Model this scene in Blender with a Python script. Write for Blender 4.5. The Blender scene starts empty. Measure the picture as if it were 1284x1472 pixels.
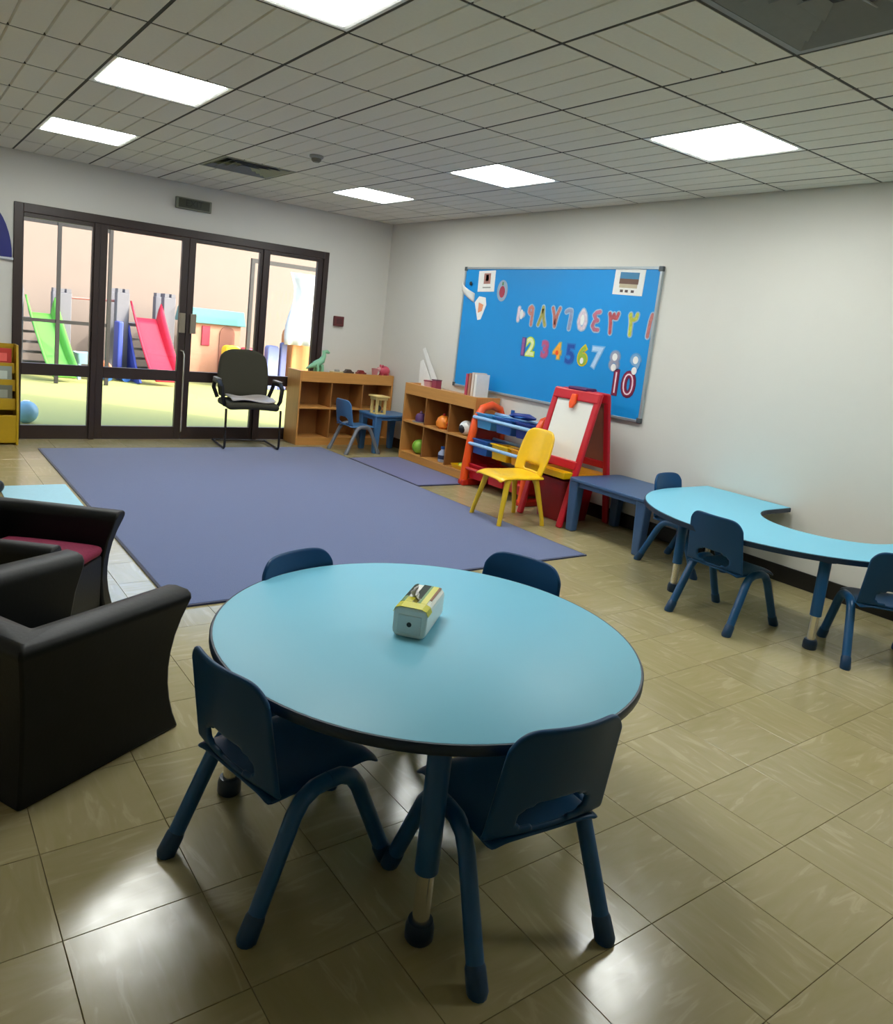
import bpy, bmesh, math, random
from mathutils import Vector, Matrix
random.seed(7)
scene = bpy.context.scene
COL = scene.collection
PI = math.pi

# ------------------------------------------------------------------ camera, world, sun, exposure
def make_camera():
    yaw, pitch, roll = 0.637357, 0.160439, -0.107716
    fw = Vector((math.sin(yaw)*math.cos(pitch), math.cos(yaw)*math.cos(pitch), -math.sin(pitch)))
    rt = Vector((math.cos(yaw), -math.sin(yaw), 0)); dn = -rt.cross(fw)
    c, s = math.cos(roll), math.sin(roll)
    a = rt*c + dn*s; b = -rt*s + dn*c
    m = Matrix((a, -b, -fw)).transposed().to_4x4()
    m.translation = Vector((-2.09982, -2.30571, 1.38445))
    cd = bpy.data.cameras.new('camera'); co = bpy.data.objects.new('camera', cd)
    COL.objects.link(co); co.matrix_world = m
    cd.sensor_fit = 'HORIZONTAL'; cd.sensor_width = 36
    cd.lens = 36*1089.244/1284
    cd.shift_x = (642-624.9)/1284; cd.shift_y = -(736-649.46)/1284
    cd.clip_start = 0.02; cd.clip_end = 200
    scene.camera = co
make_camera()

world = bpy.data.worlds.new('world'); scene.world = world; world.use_nodes = True
nt = world.node_tree; bg = nt.nodes['Background']
sky = nt.nodes.new('ShaderNodeTexSky'); sky.sky_type = 'NISHITA'; sky.sun_disc = False
sky.sun_elevation = math.radians(36); sky.sun_rotation = math.radians(132); sky.altitude = 100
sky.dust_density = 3.0
nt.links.new(sky.outputs[0], bg.inputs[0]); bg.inputs[1].default_value = 1.0

sun_d = bpy.data.lights.new('sun', 'SUN'); sun_d.energy = 3.4; sun_d.angle = math.radians(0.6); sun_d.color = (1, .96, .92)
sun_o = bpy.data.objects.new('sun', sun_d); COL.objects.link(sun_o)
SUN_EL = math.radians(36)
sun_dir = Vector((-.74*math.cos(SUN_EL), .673*math.cos(SUN_EL), -math.sin(SUN_EL)))
sun_o.rotation_euler = sun_dir.to_track_quat('-Z', 'Y').to_euler(); sun_o.location = (8, -6, 9)
LAMP = 19.0
scene.view_settings.view_transform = 'Standard'; scene.view_settings.look = 'None'
scene.view_settings.exposure = 0.45; scene.view_settings.gamma = 1.0
scene.view_settings.use_curve_mapping = False
scene.cycles.use_denoising = True
scene.cycles.max_bounces = 8; scene.cycles.diffuse_bounces = 5; scene.cycles.transparent_max_bounces = 12
scene.cycles.sample_clamp_indirect = 8

# ------------------------------------------------------------------ materials
def lin(c):
    return tuple(((v/255+.055)/1.055)**2.4 if v/255 > .04045 else v/255/12.92 for v in c)
MATS = {}
def mat(name, rgb, rough=.5, metal=0, var=.06, scale=30, bump=0, spec=.5, coat=0, sheen=0):
    if name in MATS: return MATS[name]
    m = bpy.data.materials.new(name); m.use_nodes = True; n = m.node_tree; b = n.nodes['Principled BSDF']
    c = lin(rgb)
    tc = n.nodes.new('ShaderNodeTexCoord'); nz = n.nodes.new('ShaderNodeTexNoise')
    nz.inputs['Scale'].default_value = scale; nz.inputs['Detail'].default_value = 3
    n.links.new(tc.outputs['Object'], nz.inputs['Vector'])
    r = n.nodes.new('ShaderNodeMix'); r.data_type = 'RGBA'
    r.inputs[6].default_value = (*[v*(1-var) for v in c], 1); r.inputs[7].default_value = (*[min(1, v*(1+var)) for v in c], 1)
    n.links.new(nz.outputs['Fac'], r.inputs[0]); n.links.new(r.outputs[2], b.inputs['Base Color'])
    b.inputs['Roughness'].default_value = rough; b.inputs['Metallic'].default_value = metal
    b.inputs['Specular IOR Level'].default_value = spec
    b.inputs['Sheen Roughness'].default_value = .35
    b.inputs['Coat Weight'].default_value = coat; b.inputs['Sheen Weight'].default_value = sheen
    if bump:
        bp = n.nodes.new('ShaderNodeBump'); bp.inputs['Strength'].default_value = bump; bp.inputs['Distance'].default_value = .003
        n.links.new(nz.outputs['Fac'], bp.inputs['Height']); n.links.new(bp.outputs[0], b.inputs['Normal'])
    MATS[name] = m; return m
def wood(name, rgb, rough=.38, axis='Z'):
    if name in MATS: return MATS[name]
    m = mat(name, rgb, rough, var=.16, scale=6); n = m.node_tree
    tc = next(x for x in n.nodes if x.type == 'TEX_COORD'); nz = next(x for x in n.nodes if x.type == 'TEX_NOISE')
    mp = n.nodes.new('ShaderNodeMapping')
    mp.inputs['Scale'].default_value = {'X': (.5, 9, 9), 'Y': (9, .5, 9), 'Z': (9, 9, .5)}[axis]
    n.links.new(tc.outputs['Object'], mp.inputs[0]); n.links.new(mp.outputs[0], nz.inputs['Vector']); nz.inputs['Distortion'].default_value = .6
    return m
def emis(name, rgb, s):
    m = bpy.data.materials.new(name); m.use_nodes = True; n = m.node_tree; b = n.nodes['Principled BSDF']
    b.inputs['Base Color'].default_value = (.8, .8, .8, 1)
    b.inputs['Emission Color'].default_value = (*rgb, 1); b.inputs['Emission Strength'].default_value = s
    MATS[name] = m; return m
def glass():
    m = bpy.data.materials.new('window_glass'); m.use_nodes = True; n = m.node_tree
    n.nodes.remove(n.nodes['Principled BSDF']); out = n.nodes['Material Output']
    t = n.nodes.new('ShaderNodeBsdfTransparent'); t.inputs[0].default_value = (.95, .97, .96, 1)
    g = n.nodes.new('ShaderNodeBsdfGlossy'); g.inputs['Roughness'].default_value = .02
    f = n.nodes.new('ShaderNodeFresnel'); f.inputs[0].default_value = 1.3
    x = n.nodes.new('ShaderNodeMixShader')
    n.links.new(f.outputs[0], x.inputs[0]); n.links.new(t.outputs[0], x.inputs[1]); n.links.new(g.outputs[0], x.inputs[2]); n.links.new(x.outputs[0], out.inputs[0])
    return m
GLASS = glass()
def floor_material():
    m = bpy.data.materials.new('marbled_vinyl'); m.use_nodes = True; n = m.node_tree; b = n.nodes['Principled BSDF']; L = n.links.new
    tc = n.nodes.new('ShaderNodeTexCoord'); oi = n.nodes.new('ShaderNodeObjectInfo')
    ad = n.nodes.new('ShaderNodeVectorMath'); ad.operation = 'MULTIPLY_ADD'
    cb = n.nodes.new('ShaderNodeCombineXYZ')
    for i in range(3): L(oi.outputs['Random'], cb.inputs[i])
    L(cb.outputs[0], ad.inputs[0]); ad.inputs[1].default_value = (37, 23, 11); L(tc.outputs['Object'], ad.inputs[2])
    mp = n.nodes.new('ShaderNodeMapping'); mp.inputs['Scale'].default_value = (3.2, 16, 5); L(ad.outputs[0], mp.inputs[0])
    nz = n.nodes.new('ShaderNodeTexNoise'); nz.inputs['Scale'].default_value = 1.6; nz.inputs['Detail'].default_value = 6; nz.inputs['Distortion'].default_value = 1.1
    L(mp.outputs[0], nz.inputs['Vector'])
    cr = n.nodes.new('ShaderNodeValToRGB'); e = cr.color_ramp.elements
    e[0].position = .28; e[0].color = (*lin((161, 150, 106)), 1)
    e[1].position = .58; e[1].color = (*lin((168, 155, 116)), 1)
    x = e.new(.66); x.color = (*lin((180, 167, 129)), 1); x = e.new(.74); x.color = (*lin((166, 153, 113)), 1)
    L(nz.outputs['Fac'], cr.inputs[0])
    hs = n.nodes.new('ShaderNodeHueSaturation'); mr = n.nodes.new('ShaderNodeMapRange')
    mr.inputs[3].default_value = .93; mr.inputs[4].default_value = 1.05
    L(oi.outputs['Random'], mr.inputs[0]); L(mr.outputs[0], hs.inputs['Value']); L(cr.outputs[0], hs.inputs['Color'])
    L(hs.outputs[0], b.inputs['Base Color'])
    n2 = n.nodes.new('ShaderNodeTexNoise'); n2.inputs['Scale'].default_value = 18; n2.inputs['Detail'].default_value = 4; L(ad.outputs[0], n2.inputs['Vector'])
    rr = n.nodes.new('ShaderNodeMapRange'); rr.inputs[3].default_value = .12; rr.inputs[4].default_value = .26
    L(n2.outputs['Fac'], rr.inputs[0]); L(rr.outputs[0], b.inputs['Roughness'])
    bp = n.nodes.new('ShaderNodeBump'); bp.inputs['Strength'].default_value = .16; bp.inputs['Distance'].default_value = .002
    L(n2.outputs['Fac'], bp.inputs['Height']); L(bp.outputs[0], b.inputs['Normal'])
    b.inputs['Specular IOR Level'].default_value = .6
    return m
M_FLOOR = floor_material()
M_GROUT = mat('floor_joint', (120, 107, 74), .6)
M_WALL = mat('wall_paint', (214, 212, 204), .55, var=.02, scale=4, bump=.03)
M_CEIL = mat('ceiling_tile', (226, 222, 208), .8, var=.04, scale=60, bump=.1)
M_GAP = mat('ceiling_gap', (70, 68, 58), .8)
M_FRAME = mat('dark_bronze_frame', (50, 36, 32), .4, var=.1)
M_BLACK = mat('black_plastic', (16, 16, 17), .45)
M_BASE = mat('black_baseboard', (20, 17, 16), .4)
M_TOP = mat('pale_blue_laminate', (118, 192, 218), .45, var=.015, scale=3)
M_NAVY = mat('navy_plastic', (8, 64, 106), .42, var=.05, scale=8, spec=.3)
M_NAVYD = mat('navy_edge', (10, 38, 62), .4)
M_TUBE = mat('navy_tube', (18, 80, 128), .36, var=.04)
M_CHROME = mat('chrome', (225, 220, 205), .22, metal=.85)
M_SOFA = mat('black_vinyl', (6, 9, 9), .48, var=.12, scale=80, bump=.15, spec=.32)
M_MAROON = mat('maroon_fabric', (120, 20, 58), .85, var=.25, scale=120, bump=.4)
M_WOOD = wood('beech', (196, 138, 72))
M_WOODX = wood('beech_long', (196, 138, 72), axis='Y')
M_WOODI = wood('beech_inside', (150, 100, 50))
M_YEL = mat('yellow_plastic', (238, 190, 10), .3)
M_RED = mat('red_plastic', (190, 22, 40), .35)
M_ORANGE = mat('orange_plastic', (238, 84, 22), .35)
M_BLUE = mat('blue_plastic', (36, 92, 168), .35)
M_SLATE = mat('slate_blue_plastic', (62, 92, 132), .38)
M_WHITE = mat('white_plastic', (235, 235, 232), .4)
M_PAPER = mat('paper', (232, 232, 228), .8)
M_GREY = mat('grey_plastic', (150, 150, 145), .45)

# ------------------------------------------------------------------ mesh building helpers
class MB:
    def __init__(s): s.bm = bmesh.new()
    def box(s, x0, x1, y0, y1, z0, z1, m=None):
        v = [s.bm.verts.new(p) for p in ((x0,y0,z0),(x1,y0,z0),(x1,y1,z0),(x0,y1,z0),(x0,y0,z1),(x1,y0,z1),(x1,y1,z1),(x0,y1,z1))]
        if m:
            for q in v: q.co = m @ q.co
        for f in ((3,2,1,0),(4,5,6,7),(0,1,5,4),(1,2,6,5),(2,3,7,6),(3,0,4,7)): s.bm.faces.new([v[i] for i in f])
        return s
    def rings(s, R, close=True, cap=True, loop=False):
        V = [[s.bm.verts.new(p) for p in r] for r in R]; n = len(V[0])
        for i in range(len(V) if loop else len(V)-1):
            A, B = V[i], V[(i+1) % len(V)]
            for k in range(n if close else n-1):
                s.bm.faces.new((A[k], A[(k+1) % n], B[(k+1) % n], B[k]))
        if cap and not loop:
            s.bm.faces.new(V[0][::-1]); s.bm.faces.new(V[-1])
        return s
    def tube(s, pts, r, seg=10, loop=False, flat=1):
        P = [Vector(p) for p in pts]; n = len(P); R = []
        up = None
        for i, p in enumerate(P):
            if loop: t = P[(i+1) % n]-P[i-1]
            else: t = P[min(i+1, n-1)]-P[max(i-1, 0)]
            t.normalize()
            if up is None: up = Vector((0,0,1)) if abs(t.z) < .9 else Vector((0,1,0))
            a = t.cross(up).normalized(); b = a.cross(t).normalized(); up = b
            rr = r[i] if isinstance(r, (list, tuple)) else r
            R.append([p + a*math.cos(2*PI*k/seg)*rr + b*math.sin(2*PI*k/seg)*rr*flat for k in range(seg)])
        return s.rings(R, loop=loop)
    def lathe(s, prof, seg=20, c=(0,0,0), sx=1, sy=1, m=None):
        R = []
        for r, z in prof:
            r = max(r, 1e-4)
            q = [Vector((c[0]+r*sx*math.cos(2*PI*k/seg), c[1]+r*sy*math.sin(2*PI*k/seg), c[2]+z)) for k in range(seg)]
            R.append([m @ p for p in q] if m else q)
        return s.rings(R)
    def ball(s, c, rx, ry=None, rz=None, seg=16, n=10, m=None):
        ry = ry or rx; rz = rz or rx
        R = []
        for i in range(n+1):
            a = PI*i/n - PI/2; r = max(math.cos(a), .002)
            q = [Vector((c[0]+rx*r*math.cos(2*PI*k/seg), c[1]+ry*r*math.sin(2*PI*k/seg), c[2]+rz*math.sin(a))) for k in range(seg)]
            R.append([m @ p for p in q] if m else q)
        return s.rings(R)
    def prism(s, out, a, b, fn=lambda u, v, w: (u, v, w)):
        A = [s.bm.verts.new(fn(u, v, a)) for u, v in out]; B = [s.bm.verts.new(fn(u, v, b)) for u, v in out]; n = len(A)
        s.bm.faces.new(A[::-1]); s.bm.faces.new(B)
        for k in range(n): s.bm.faces.new((A[k], A[(k+1) % n], B[(k+1) % n], B[k]))
        return s
    def grid(s, fn, nu, nv, keep=None):
        V = [[s.bm.verts.new(fn(i/nu, j/nv)) for i in range(nu+1)] for j in range(nv+1)]
        for j in range(nv):
            for i in range(nu):
                if keep is None or keep((i+.5)/nu, (j+.5)/nv):
                    s.bm.faces.new((V[j][i], V[j][i+1], V[j+1][i+1], V[j+1][i]))
        return s
    def mesh(s, name, smooth=False):
        bmesh.ops.recalc_face_normals(s.bm, faces=s.bm.faces[:])
        me = bpy.data.meshes.new(name); s.bm.to_mesh(me); s.bm.free()
        if smooth:
            for p in me.polygons: p.use_smooth = True
        return me
    def ob(s, name, m, parent=None, smooth=False, bevel=0, solid=0, sub=0, offset=0):
        o = bpy.data.objects.new(name, s.mesh(name, smooth)); COL.objects.link(o)
        o.data.materials.append(m)
        if parent: o.parent = parent
        if solid:
            d = o.modifiers.new('thick', 'SOLIDIFY'); d.thickness = solid; d.offset = offset
        if bevel:
            d = o.modifiers.new('bevel', 'BEVEL'); d.width = bevel; d.segments = 2; d.limit_method = 'ANGLE'; d.angle_limit = .7
        if sub:
            d = o.modifiers.new('sub', 'SUBSURF'); d.levels = sub; d.render_levels = sub
        if smooth and not sub:
            o.data.set_sharp_from_angle(angle=math.radians(40))
        return o
def props(o, label=None, cat=None, group=None, kind=None):
    if label: o['label'] = label
    if cat: o['category'] = cat
    if group: o['group'] = group
    if kind: o['kind'] = kind
    return o
def thing(name, label, cat, loc=(0,0,0), rz=0, group=None):
    o = bpy.data.objects.new(name, None); COL.objects.link(o); o.empty_display_size = .1
    o.location = loc; o.rotation_euler = (0, 0, rz)
    return props(o, label, cat, group)
def struct(o, label=None): return props(o, label, kind='structure')
def dup(root, loc, rz, label=None, group=None):
    r = root.copy(); COL.objects.link(r); r.location = loc; r.rotation_euler = (0, 0, rz)
    if label: r['label'] = label
    if group: r['group'] = group
    for ch in list(root.children):
        c = ch.copy(); COL.objects.link(c); c.parent = r
        for g in list(ch.children):
            d = g.copy(); COL.objects.link(d); d.parent = c
    return r
def face_rz(fx, fy): return math.atan2(-fx, fy)     # yaw that turns local +Y to the given direction
def circ(r, n, c=(0, 0), a0=0, a1=2*PI, end=False):
    return [(c[0]+r*math.cos(a0+(a1-a0)*k/(n-1 if end else n)), c[1]+r*math.sin(a0+(a1-a0)*k/(n-1 if end else n))) for k in range(n)]
def rrect(w, h, r, n=5, c=(0, 0)):
    o = []
    for sx, sy, a in ((1,1,0), (-1,1,PI/2), (-1,-1,PI), (1,-1,3*PI/2)):
        o += circ(r, n, (c[0]+sx*(w/2-r), c[1]+sy*(h/2-r)), a, a+PI/2, True)
    return o

# ------------------------------------------------------------------ room shell
XL, XR, YF, YB, H = -4.2, 2.635, -4.6, 5.356, 2.5
GX0, GX1, GZ1 = -1.184, 1.851, 2.075            # glazed opening in the back wall
floor = struct(MB().box(XL, XR, YF, YB, -.12, -.004).ob('floor', M_GROUT))
struct(MB().box(XR, XR+.15, YF, YB+.2, 0, 2.56).ob('wall_right', M_WALL))
struct(MB().box(XL-.15, XL, YF, YB+.2, 0, 2.56).ob('wall_left', M_WALL))
struct(MB().box(XL, XR, YF-.15, YF, 0, 2.56).ob('wall_front', M_WALL))
struct(MB().box(XL, GX0, YB, YB+.2, 0, 2.56).box(GX1, XR, YB, YB+.2, 0, 2.56).box(GX0, GX1, YB, YB+.2, GZ1, 2.56).ob('wall_back', M_WALL))
struct(MB().box(XR-.014, XR-.0005, YF, YB-.016, .0005, .11).ob('baseboard_right', M_BASE, bevel=.003))
struct(MB().box(GX1+.002, XR-.0005, YB-.014, YB-.0005, .0005, .11).box(XL, GX0-.002, YB-.014, YB-.0005, .0005, .11).ob('baseboard_back', M_BASE, bevel=.003))

struct(MB().box(XL-.15, XR+.15, YF-.15, YB+.2, 2.665, 4.3).ob('roof', M_WALL))  # unseen block, made tall so the building's shadow reaches far over the turf
# floor tiles, 12 inch, grain turned a quarter from tile to tile
T = .305
def floor_tiles():
    me = None; cam = Vector((-2.1, -2.306)); near = []; rest = MB()
    i0 = math.floor((XL-.033)/T); j0 = math.floor((YF+.745)/T)
    for i in range(i0, 10):
        for j in range(j0, 21):
            x0, y0 = .033+i*T, -.745+j*T
            a, b, c, d = max(x0, XL), min(x0+T, XR), max(y0, YF), min(y0+T, YB)
            if b-a < .02 or d-c < .02: continue
            full = (b-a > T-.001) and (d-c > T-.001)
            ctr = Vector(((a+b)/2, (c+d)/2)); v = ctr-cam; dist = v.length
            ang = math.atan2(v.x, v.y)
            under = -.95 < ctr.x < 1.55 and 1.15 < ctr.y < 4.7
            vis = -.03 < ang < 1.26 and dist > 1.1 and not under
            if full and vis: near.append((dist, ctr, (i+j) % 2))
            else: rest.box(a+.0008, b-.0008, c+.0008, d-.0008, -.004, 0)
    near.sort(key=lambda q: q[0])
    h = T/2-.0008
    for k, (dist, ctr, par) in enumerate(near):
        if k >= 300:
            rest.box(ctr.x-h, ctr.x+h, ctr.y-h, ctr.y+h, -.004, 0); continue
        if me is None: me = MB().rings([[(s*hh, t*hh, z) for s, t in ((-1,-1),(1,-1),(1,1),(-1,1))] for hh, z in ((h, -.004), (h, -.0007), (h-.0007, 0))]).mesh('tile'); me.materials.append(M_FLOOR)
        o = bpy.data.objects.new('tile', me); COL.objects.link(o); o.parent = floor
        o.location = (ctr.x, ctr.y, 0); o.rotation_euler = (0, 0, PI/2*par)
    r = rest.ob('tile', M_FLOOR, floor); r['kind'] = 'stuff'
floor_tiles()

# ceiling: 0.6 m tiles of four strips each on a dark grid
ceiling = struct(MB().box(XL, XR, YF, YB, 2.53, 2.66).ob('ceiling', M_GAP))
LIGHTS = [(2, -3), (2, 0), (2, 3), (2, 6), (-2, 0), (-2, 3), (-2, 6)]
VENTS = [(0, -2), (0, 6)]
def ceiling_tiles():
    cache = {}
    for i in range(-7, 5):
        for j in range(-8, 9):
            if (i, j) in LIGHTS or (i, j) in VENTS: continue
            a, b, c, d = max(i*.6, XL), min(i*.6+.6, XR), max(j*.6, YF), min(j*.6+.6, YB)
            w, h = round(b-a, 3), round(d-c, 3)
            if w < .05 or h < .05: continue
            turn = (i, j) == (0, -1)
            if (w, h) not in cache:
                m = MB(); g = .0085; y0, y1 = -h/2+g, h/2-g; n = max(1, round(w/.15)); sw = (w-2*g)/n
                for k in range(n):
                    x0 = -w/2+g+k*sw; x1 = x0+sw
                    m.rings([[(x0+(.006 if k else 0), y, 2.5), (x1-(.006 if k < n-1 else 0), y, 2.5), (x1, y, 2.511), (x1, y, 2.52), (x0, y, 2.52), (x0, y, 2.511)] for y in (y0, y1)])
                cache[(w, h)] = m.mesh('tile'); cache[(w, h)].materials.append(M_CEIL)
            o = bpy.data.objects.new('tile', cache[(w, h)]); COL.objects.link(o); o.parent = ceiling
            o.location = ((a+b)/2, (c+d)/2, 0)
            if turn: o.rotation_euler = (0, 0, PI/2)
ceiling_tiles()
for i in range(-6, 5):       # exposed grid bars between the tiles
    MB().box(i*.6-.011, i*.6+.011, YF, YB, 2.5015, 2.53).ob('grid_bar', M_GAP, ceiling) if i*.6 < XR-.02 else None
for j in range(-7, 9):
    MB().box(XL, XR, j*.6-.011, j*.6+.011, 2.502, 2.53).ob('grid_bar', M_GAP, ceiling)

M_LAMP = emis('lamp_diffuser', (.97, 1, .965), LAMP)
def ceiling_light(i, j, label):
    t = thing('ceiling_light', label, 'ceiling light', (i*.6+.3, j*.6+.3, 2.5), group='square ceiling light panels')
    s = .294
    MB().rings([[(x*q, y*q, z) for x, y in ((-1,-1),(1,-1),(1,1),(-1,1))] for q, z in ((s, .0285), (s, 0), (s-.014, 0), (s-.03, .006), (s-.03, .0285))], cap=False).ob('frame', M_WHITE, t)
    MB().box(-.262, .262, -.262, .262, .003, .027).ob('diffuser', M_LAMP, t)
for (i, j), lb in zip(LIGHTS, [
    'square ceiling light panel behind the camera over the right wall side', 'large square ceiling light panel above the horseshoe table',
    'square ceiling light panel in front of the blue notice board', 'small looking square ceiling light panel closest to the back right corner',
    'square ceiling light panel cut by the top edge of the photo',
    'square ceiling light panel in the middle of the left row above the rug', 'square ceiling light panel closest to the glazed doors']):
    ceiling_light(i, j, lb)
M_VENT = mat('vent_metal', (128, 130, 128), .5)
for (i, j), lb in zip(VENTS, ['grey square ceiling air vent with sloping vanes at the photo top edge', 'grey square ceiling air vent near the glazed doors']):
    t = thing('air_vent', lb, 'vent', (i*.6+.3, j*.6+.3, 2.5), group='square ceiling air vents')
    sq = lambda q, z: [(x*q, y*q, z) for x, y in ((-1,-1),(1,-1),(1,1),(-1,1))]
    MB().rings([sq(.294, .028), sq(.294, 0), sq(.27, 0), sq(.27, .028)], loop=True).ob('frame', M_VENT, t)
    MB().box(-.25, .25, -.25, .25, .0285, .0295).ob('dark_opening', M_BLACK, t)
    for q in (.265, .205, .145, .085):
        MB().rings([sq(q, -.002), sq(q-.048, .026), sq(q-.05, .024), sq(q-.003, -.004)], loop=True).ob('vane', M_VENT, t)
t = thing('smoke_detector', 'small round smoke detector on the ceiling near the far air vent', 'smoke detector', (.40, 2.85, 2.5))
MB().lathe([(.05, 0), (.05, -.012), (.042, -.02)], 20).ob('base', M_GREY, t, True)
MB().lathe([(.036, -.02), (.034, -.035), (.022, -.045)], 20).ob('sensor_head', mat('detector_dark', (120, 116, 100), .5), t, True)

# ------------------------------------------------------------------ glazed doors in the back wall
YD = YB-.01
def frame_rect(m, x0, x1, z0, z1, wl, wr, wb, wt, y0, y1):
    m.box(x0, x0+wl, y0, y1, z0, z1).box(x1-wr, x1, y0, y1, z0, z1).box(x0+wl, x1-wr, y0, y1, z0, z0+wb).box(x0+wl, x1-wr, y0, y1, z1-wt, z1)
    return m
tr = struct(MB().box(GX0, GX0+.072, YD-.015, YD+.08, 0, GZ1).box(GX1-.06, GX1, YD-.015, YD+.08, 0, GZ1).box(GX0+.072, GX1-.06, YD-.015, YD+.08, GZ1-.075, GZ1)
            .box(-.535, -.485, YD-.015, YD+.08, 0, GZ1-.075).box(1.097, 1.147, YD-.015, YD+.08, 0, GZ1-.075).ob('trim_1', M_FRAME, bevel=.004))
def leaf(name, x0, x1, wl, wr):
    m = MB(); frame_rect(m, x0, x1, .004, GZ1-.078, wl, wr, .125, .035, YD, YD+.05); m.box(x0+wl, x1-wr, YD, YD+.05, .59, .695)
    o = struct(m.ob(name, M_FRAME, bevel=.003))
    for z0, z1 in ((.129, .59), (.695, GZ1-.113)):
        MB().box(x0+wl-.004, x1-wr+.004, YD+.02, YD+.028, z0-.004, z1+.004).ob('pane', GLASS, o)
    return o
leaf('window_1', GX0+.074, -.537, .004, .012)
d1 = leaf('door_1', -.483, .331, .063, .064)
d2 = leaf('door_2', .335, 1.095, .063, .03)
leaf('window_2', 1.149, GX1-.062, .026, .06)
M_PLATE = mat('lock_plate_metal', (150, 140, 122), .35, metal=.5)
MB().box(.268, .322, YD-.022, YD-.0005, 1.075, 1.27).ob('lock_plate', M_PLATE, d1, bevel=.004)
MB().box(.372, .43, YD-.022, YD-.0005, 1.075, 1.27).ob('lock_plate', M_PLATE, d2, bevel=.004)
MB().tube([(.300, YD-.002, .90), (.312, YD-.035, .895), (.322, YD-.04, .86), (.326, YD-.04, .09), (.326, YD-.003, .07)], .009, 8).ob('pull_bar', M_CHROME, d1, True)
t = thing('exit_sign', 'dark green exit sign on the wall above the glazed doors', 'sign', (.345, YB, 2.312))
MB().box(-.172, .172, -.045, -.0005, -.053, .053).ob('housing', mat('sign_housing', (118, 120, 106), .5), t, bevel=.006)
MB().box(-.15, .15, -.0475, -.0445, -.042, .042).ob('panel', mat('sign_panel', (52, 56, 38), .4), t)
def text_mesh(s, size, ext, name='lettering', off=0):
    cu = bpy.data.curves.new(name, 'FONT'); cu.body = s; cu.size = size; cu.extrude = ext; cu.align_x = 'CENTER'; cu.align_y = 'CENTER'; cu.offset = off
    cu.resolution_u = 4
    o = bpy.data.objects.new(name, cu); COL.objects.link(o)
    dg = bpy.context.evaluated_depsgraph_get(); me = bpy.data.meshes.new_from_object(o.evaluated_get(dg))
    bpy.data.objects.remove(o); me.name = name
    return me
def put_text(s, size, ext, m, parent, M4, off=0, name='lettering'):
    me = text_mesh(s, size, ext, name, off); me.transform(M4); me.materials.clear(); me.materials.append(m)
    o = bpy.data.objects.new(name, me); COL.objects.link(o); o.parent = parent
    return o
RB = Matrix(((1,0,0),(0,0,-1),(0,1,0))).to_4x4()            # upright, facing -Y
RR = Matrix(((0,0,-1),(-1,0,0),(0,1,0))).to_4x4()           # upright, facing -X
put_text('EXIT', .085, .001, mat('sign_letter', (34, 33, 22), .5), t, Matrix.Translation((0, -.049, 0)) @ RB)
t = thing('alarm_call_point', 'small square dark red alarm call point on the wall right of the doors', 'alarm', (2.03, YB, 1.35))
MB().box(-.06, .06, -.04, -.0005, -.055, .055).ob('case', mat('alarm_red', (98, 40, 40), .45), t, bevel=.006)
MB().box(-.035, .035, -.044, -.038, -.03, .03).ob('front_plate', mat('alarm_dark', (78, 34, 34), .4), t)
t = thing('wall_arch_board', 'dark blue half round board on the wall left of the doors', 'board', (-1.47, YB, 1.60))
MB().prism(circ(.275, 22, (0, 0), 0, PI, True), -.03, -.0005, lambda u, v, w: (u, w, v*1.75)).ob('board', mat('royal_blue', (8, 20, 112), .5), t, bevel=.004)
MB().box(-.285, .285, -.034, -.0005, -.022, -.0005).ob('bottom_ledge', mat('ledge_white', (190, 194, 205), .5), t, bevel=.003)

# ------------------------------------------------------------------ rugs and mats
def rug_mat(name, rgb):
    return mat(name, rgb, .95, var=.2, scale=220, bump=.6, spec=.1, sheen=.9)
M_RUG = rug_mat('blue_carpet', (94, 107, 148)); M_RUGE = rug_mat('carpet_binding', (50, 54, 82))
def rug(name, label, x0, x1, y0, y1, h, m, me, z=.0005):
    t = thing(name, label, 'rug', ((x0+x1)/2, (y0+y1)/2, z)); w, d = (x1-x0)/2, (y1-y0)/2; b = .014
    MB().box(-w+b, w-b, -d+b, d-b, 0, h).ob('pile', m, t, bevel=.002)
    frame_m = MB()
    frame_m.box(-w, -w+b, -d, d, 0, h*.85).box(w-b, w, -d, d, 0, h*.85).box(-w+b, w-b, -d, -d+b, 0, h*.85).box(-w+b, w-b, d-b, d, 0, h*.85)
    frame_m.ob('binding', me, t)
rug('rug', 'large blue grey rug in the middle of the floor', -1.03, 1.69, .99, 4.86, .010, M_RUG, M_RUGE)
rug('small_rug', 'small dark edged blue rug in front of the toy cubby shelf', 1.705, 2.30, 3.02, 4.27, .011, rug_mat('violet_carpet', (92, 98, 150)), M_RUGE)
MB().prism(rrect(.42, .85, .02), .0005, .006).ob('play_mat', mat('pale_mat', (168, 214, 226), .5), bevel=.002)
o = bpy.data.objects['play_mat']; o.location = (-1.26, 3.08, 0); props(o, 'thin pale blue play mat lying beside the large rug near the armchairs', 'mat')

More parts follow.
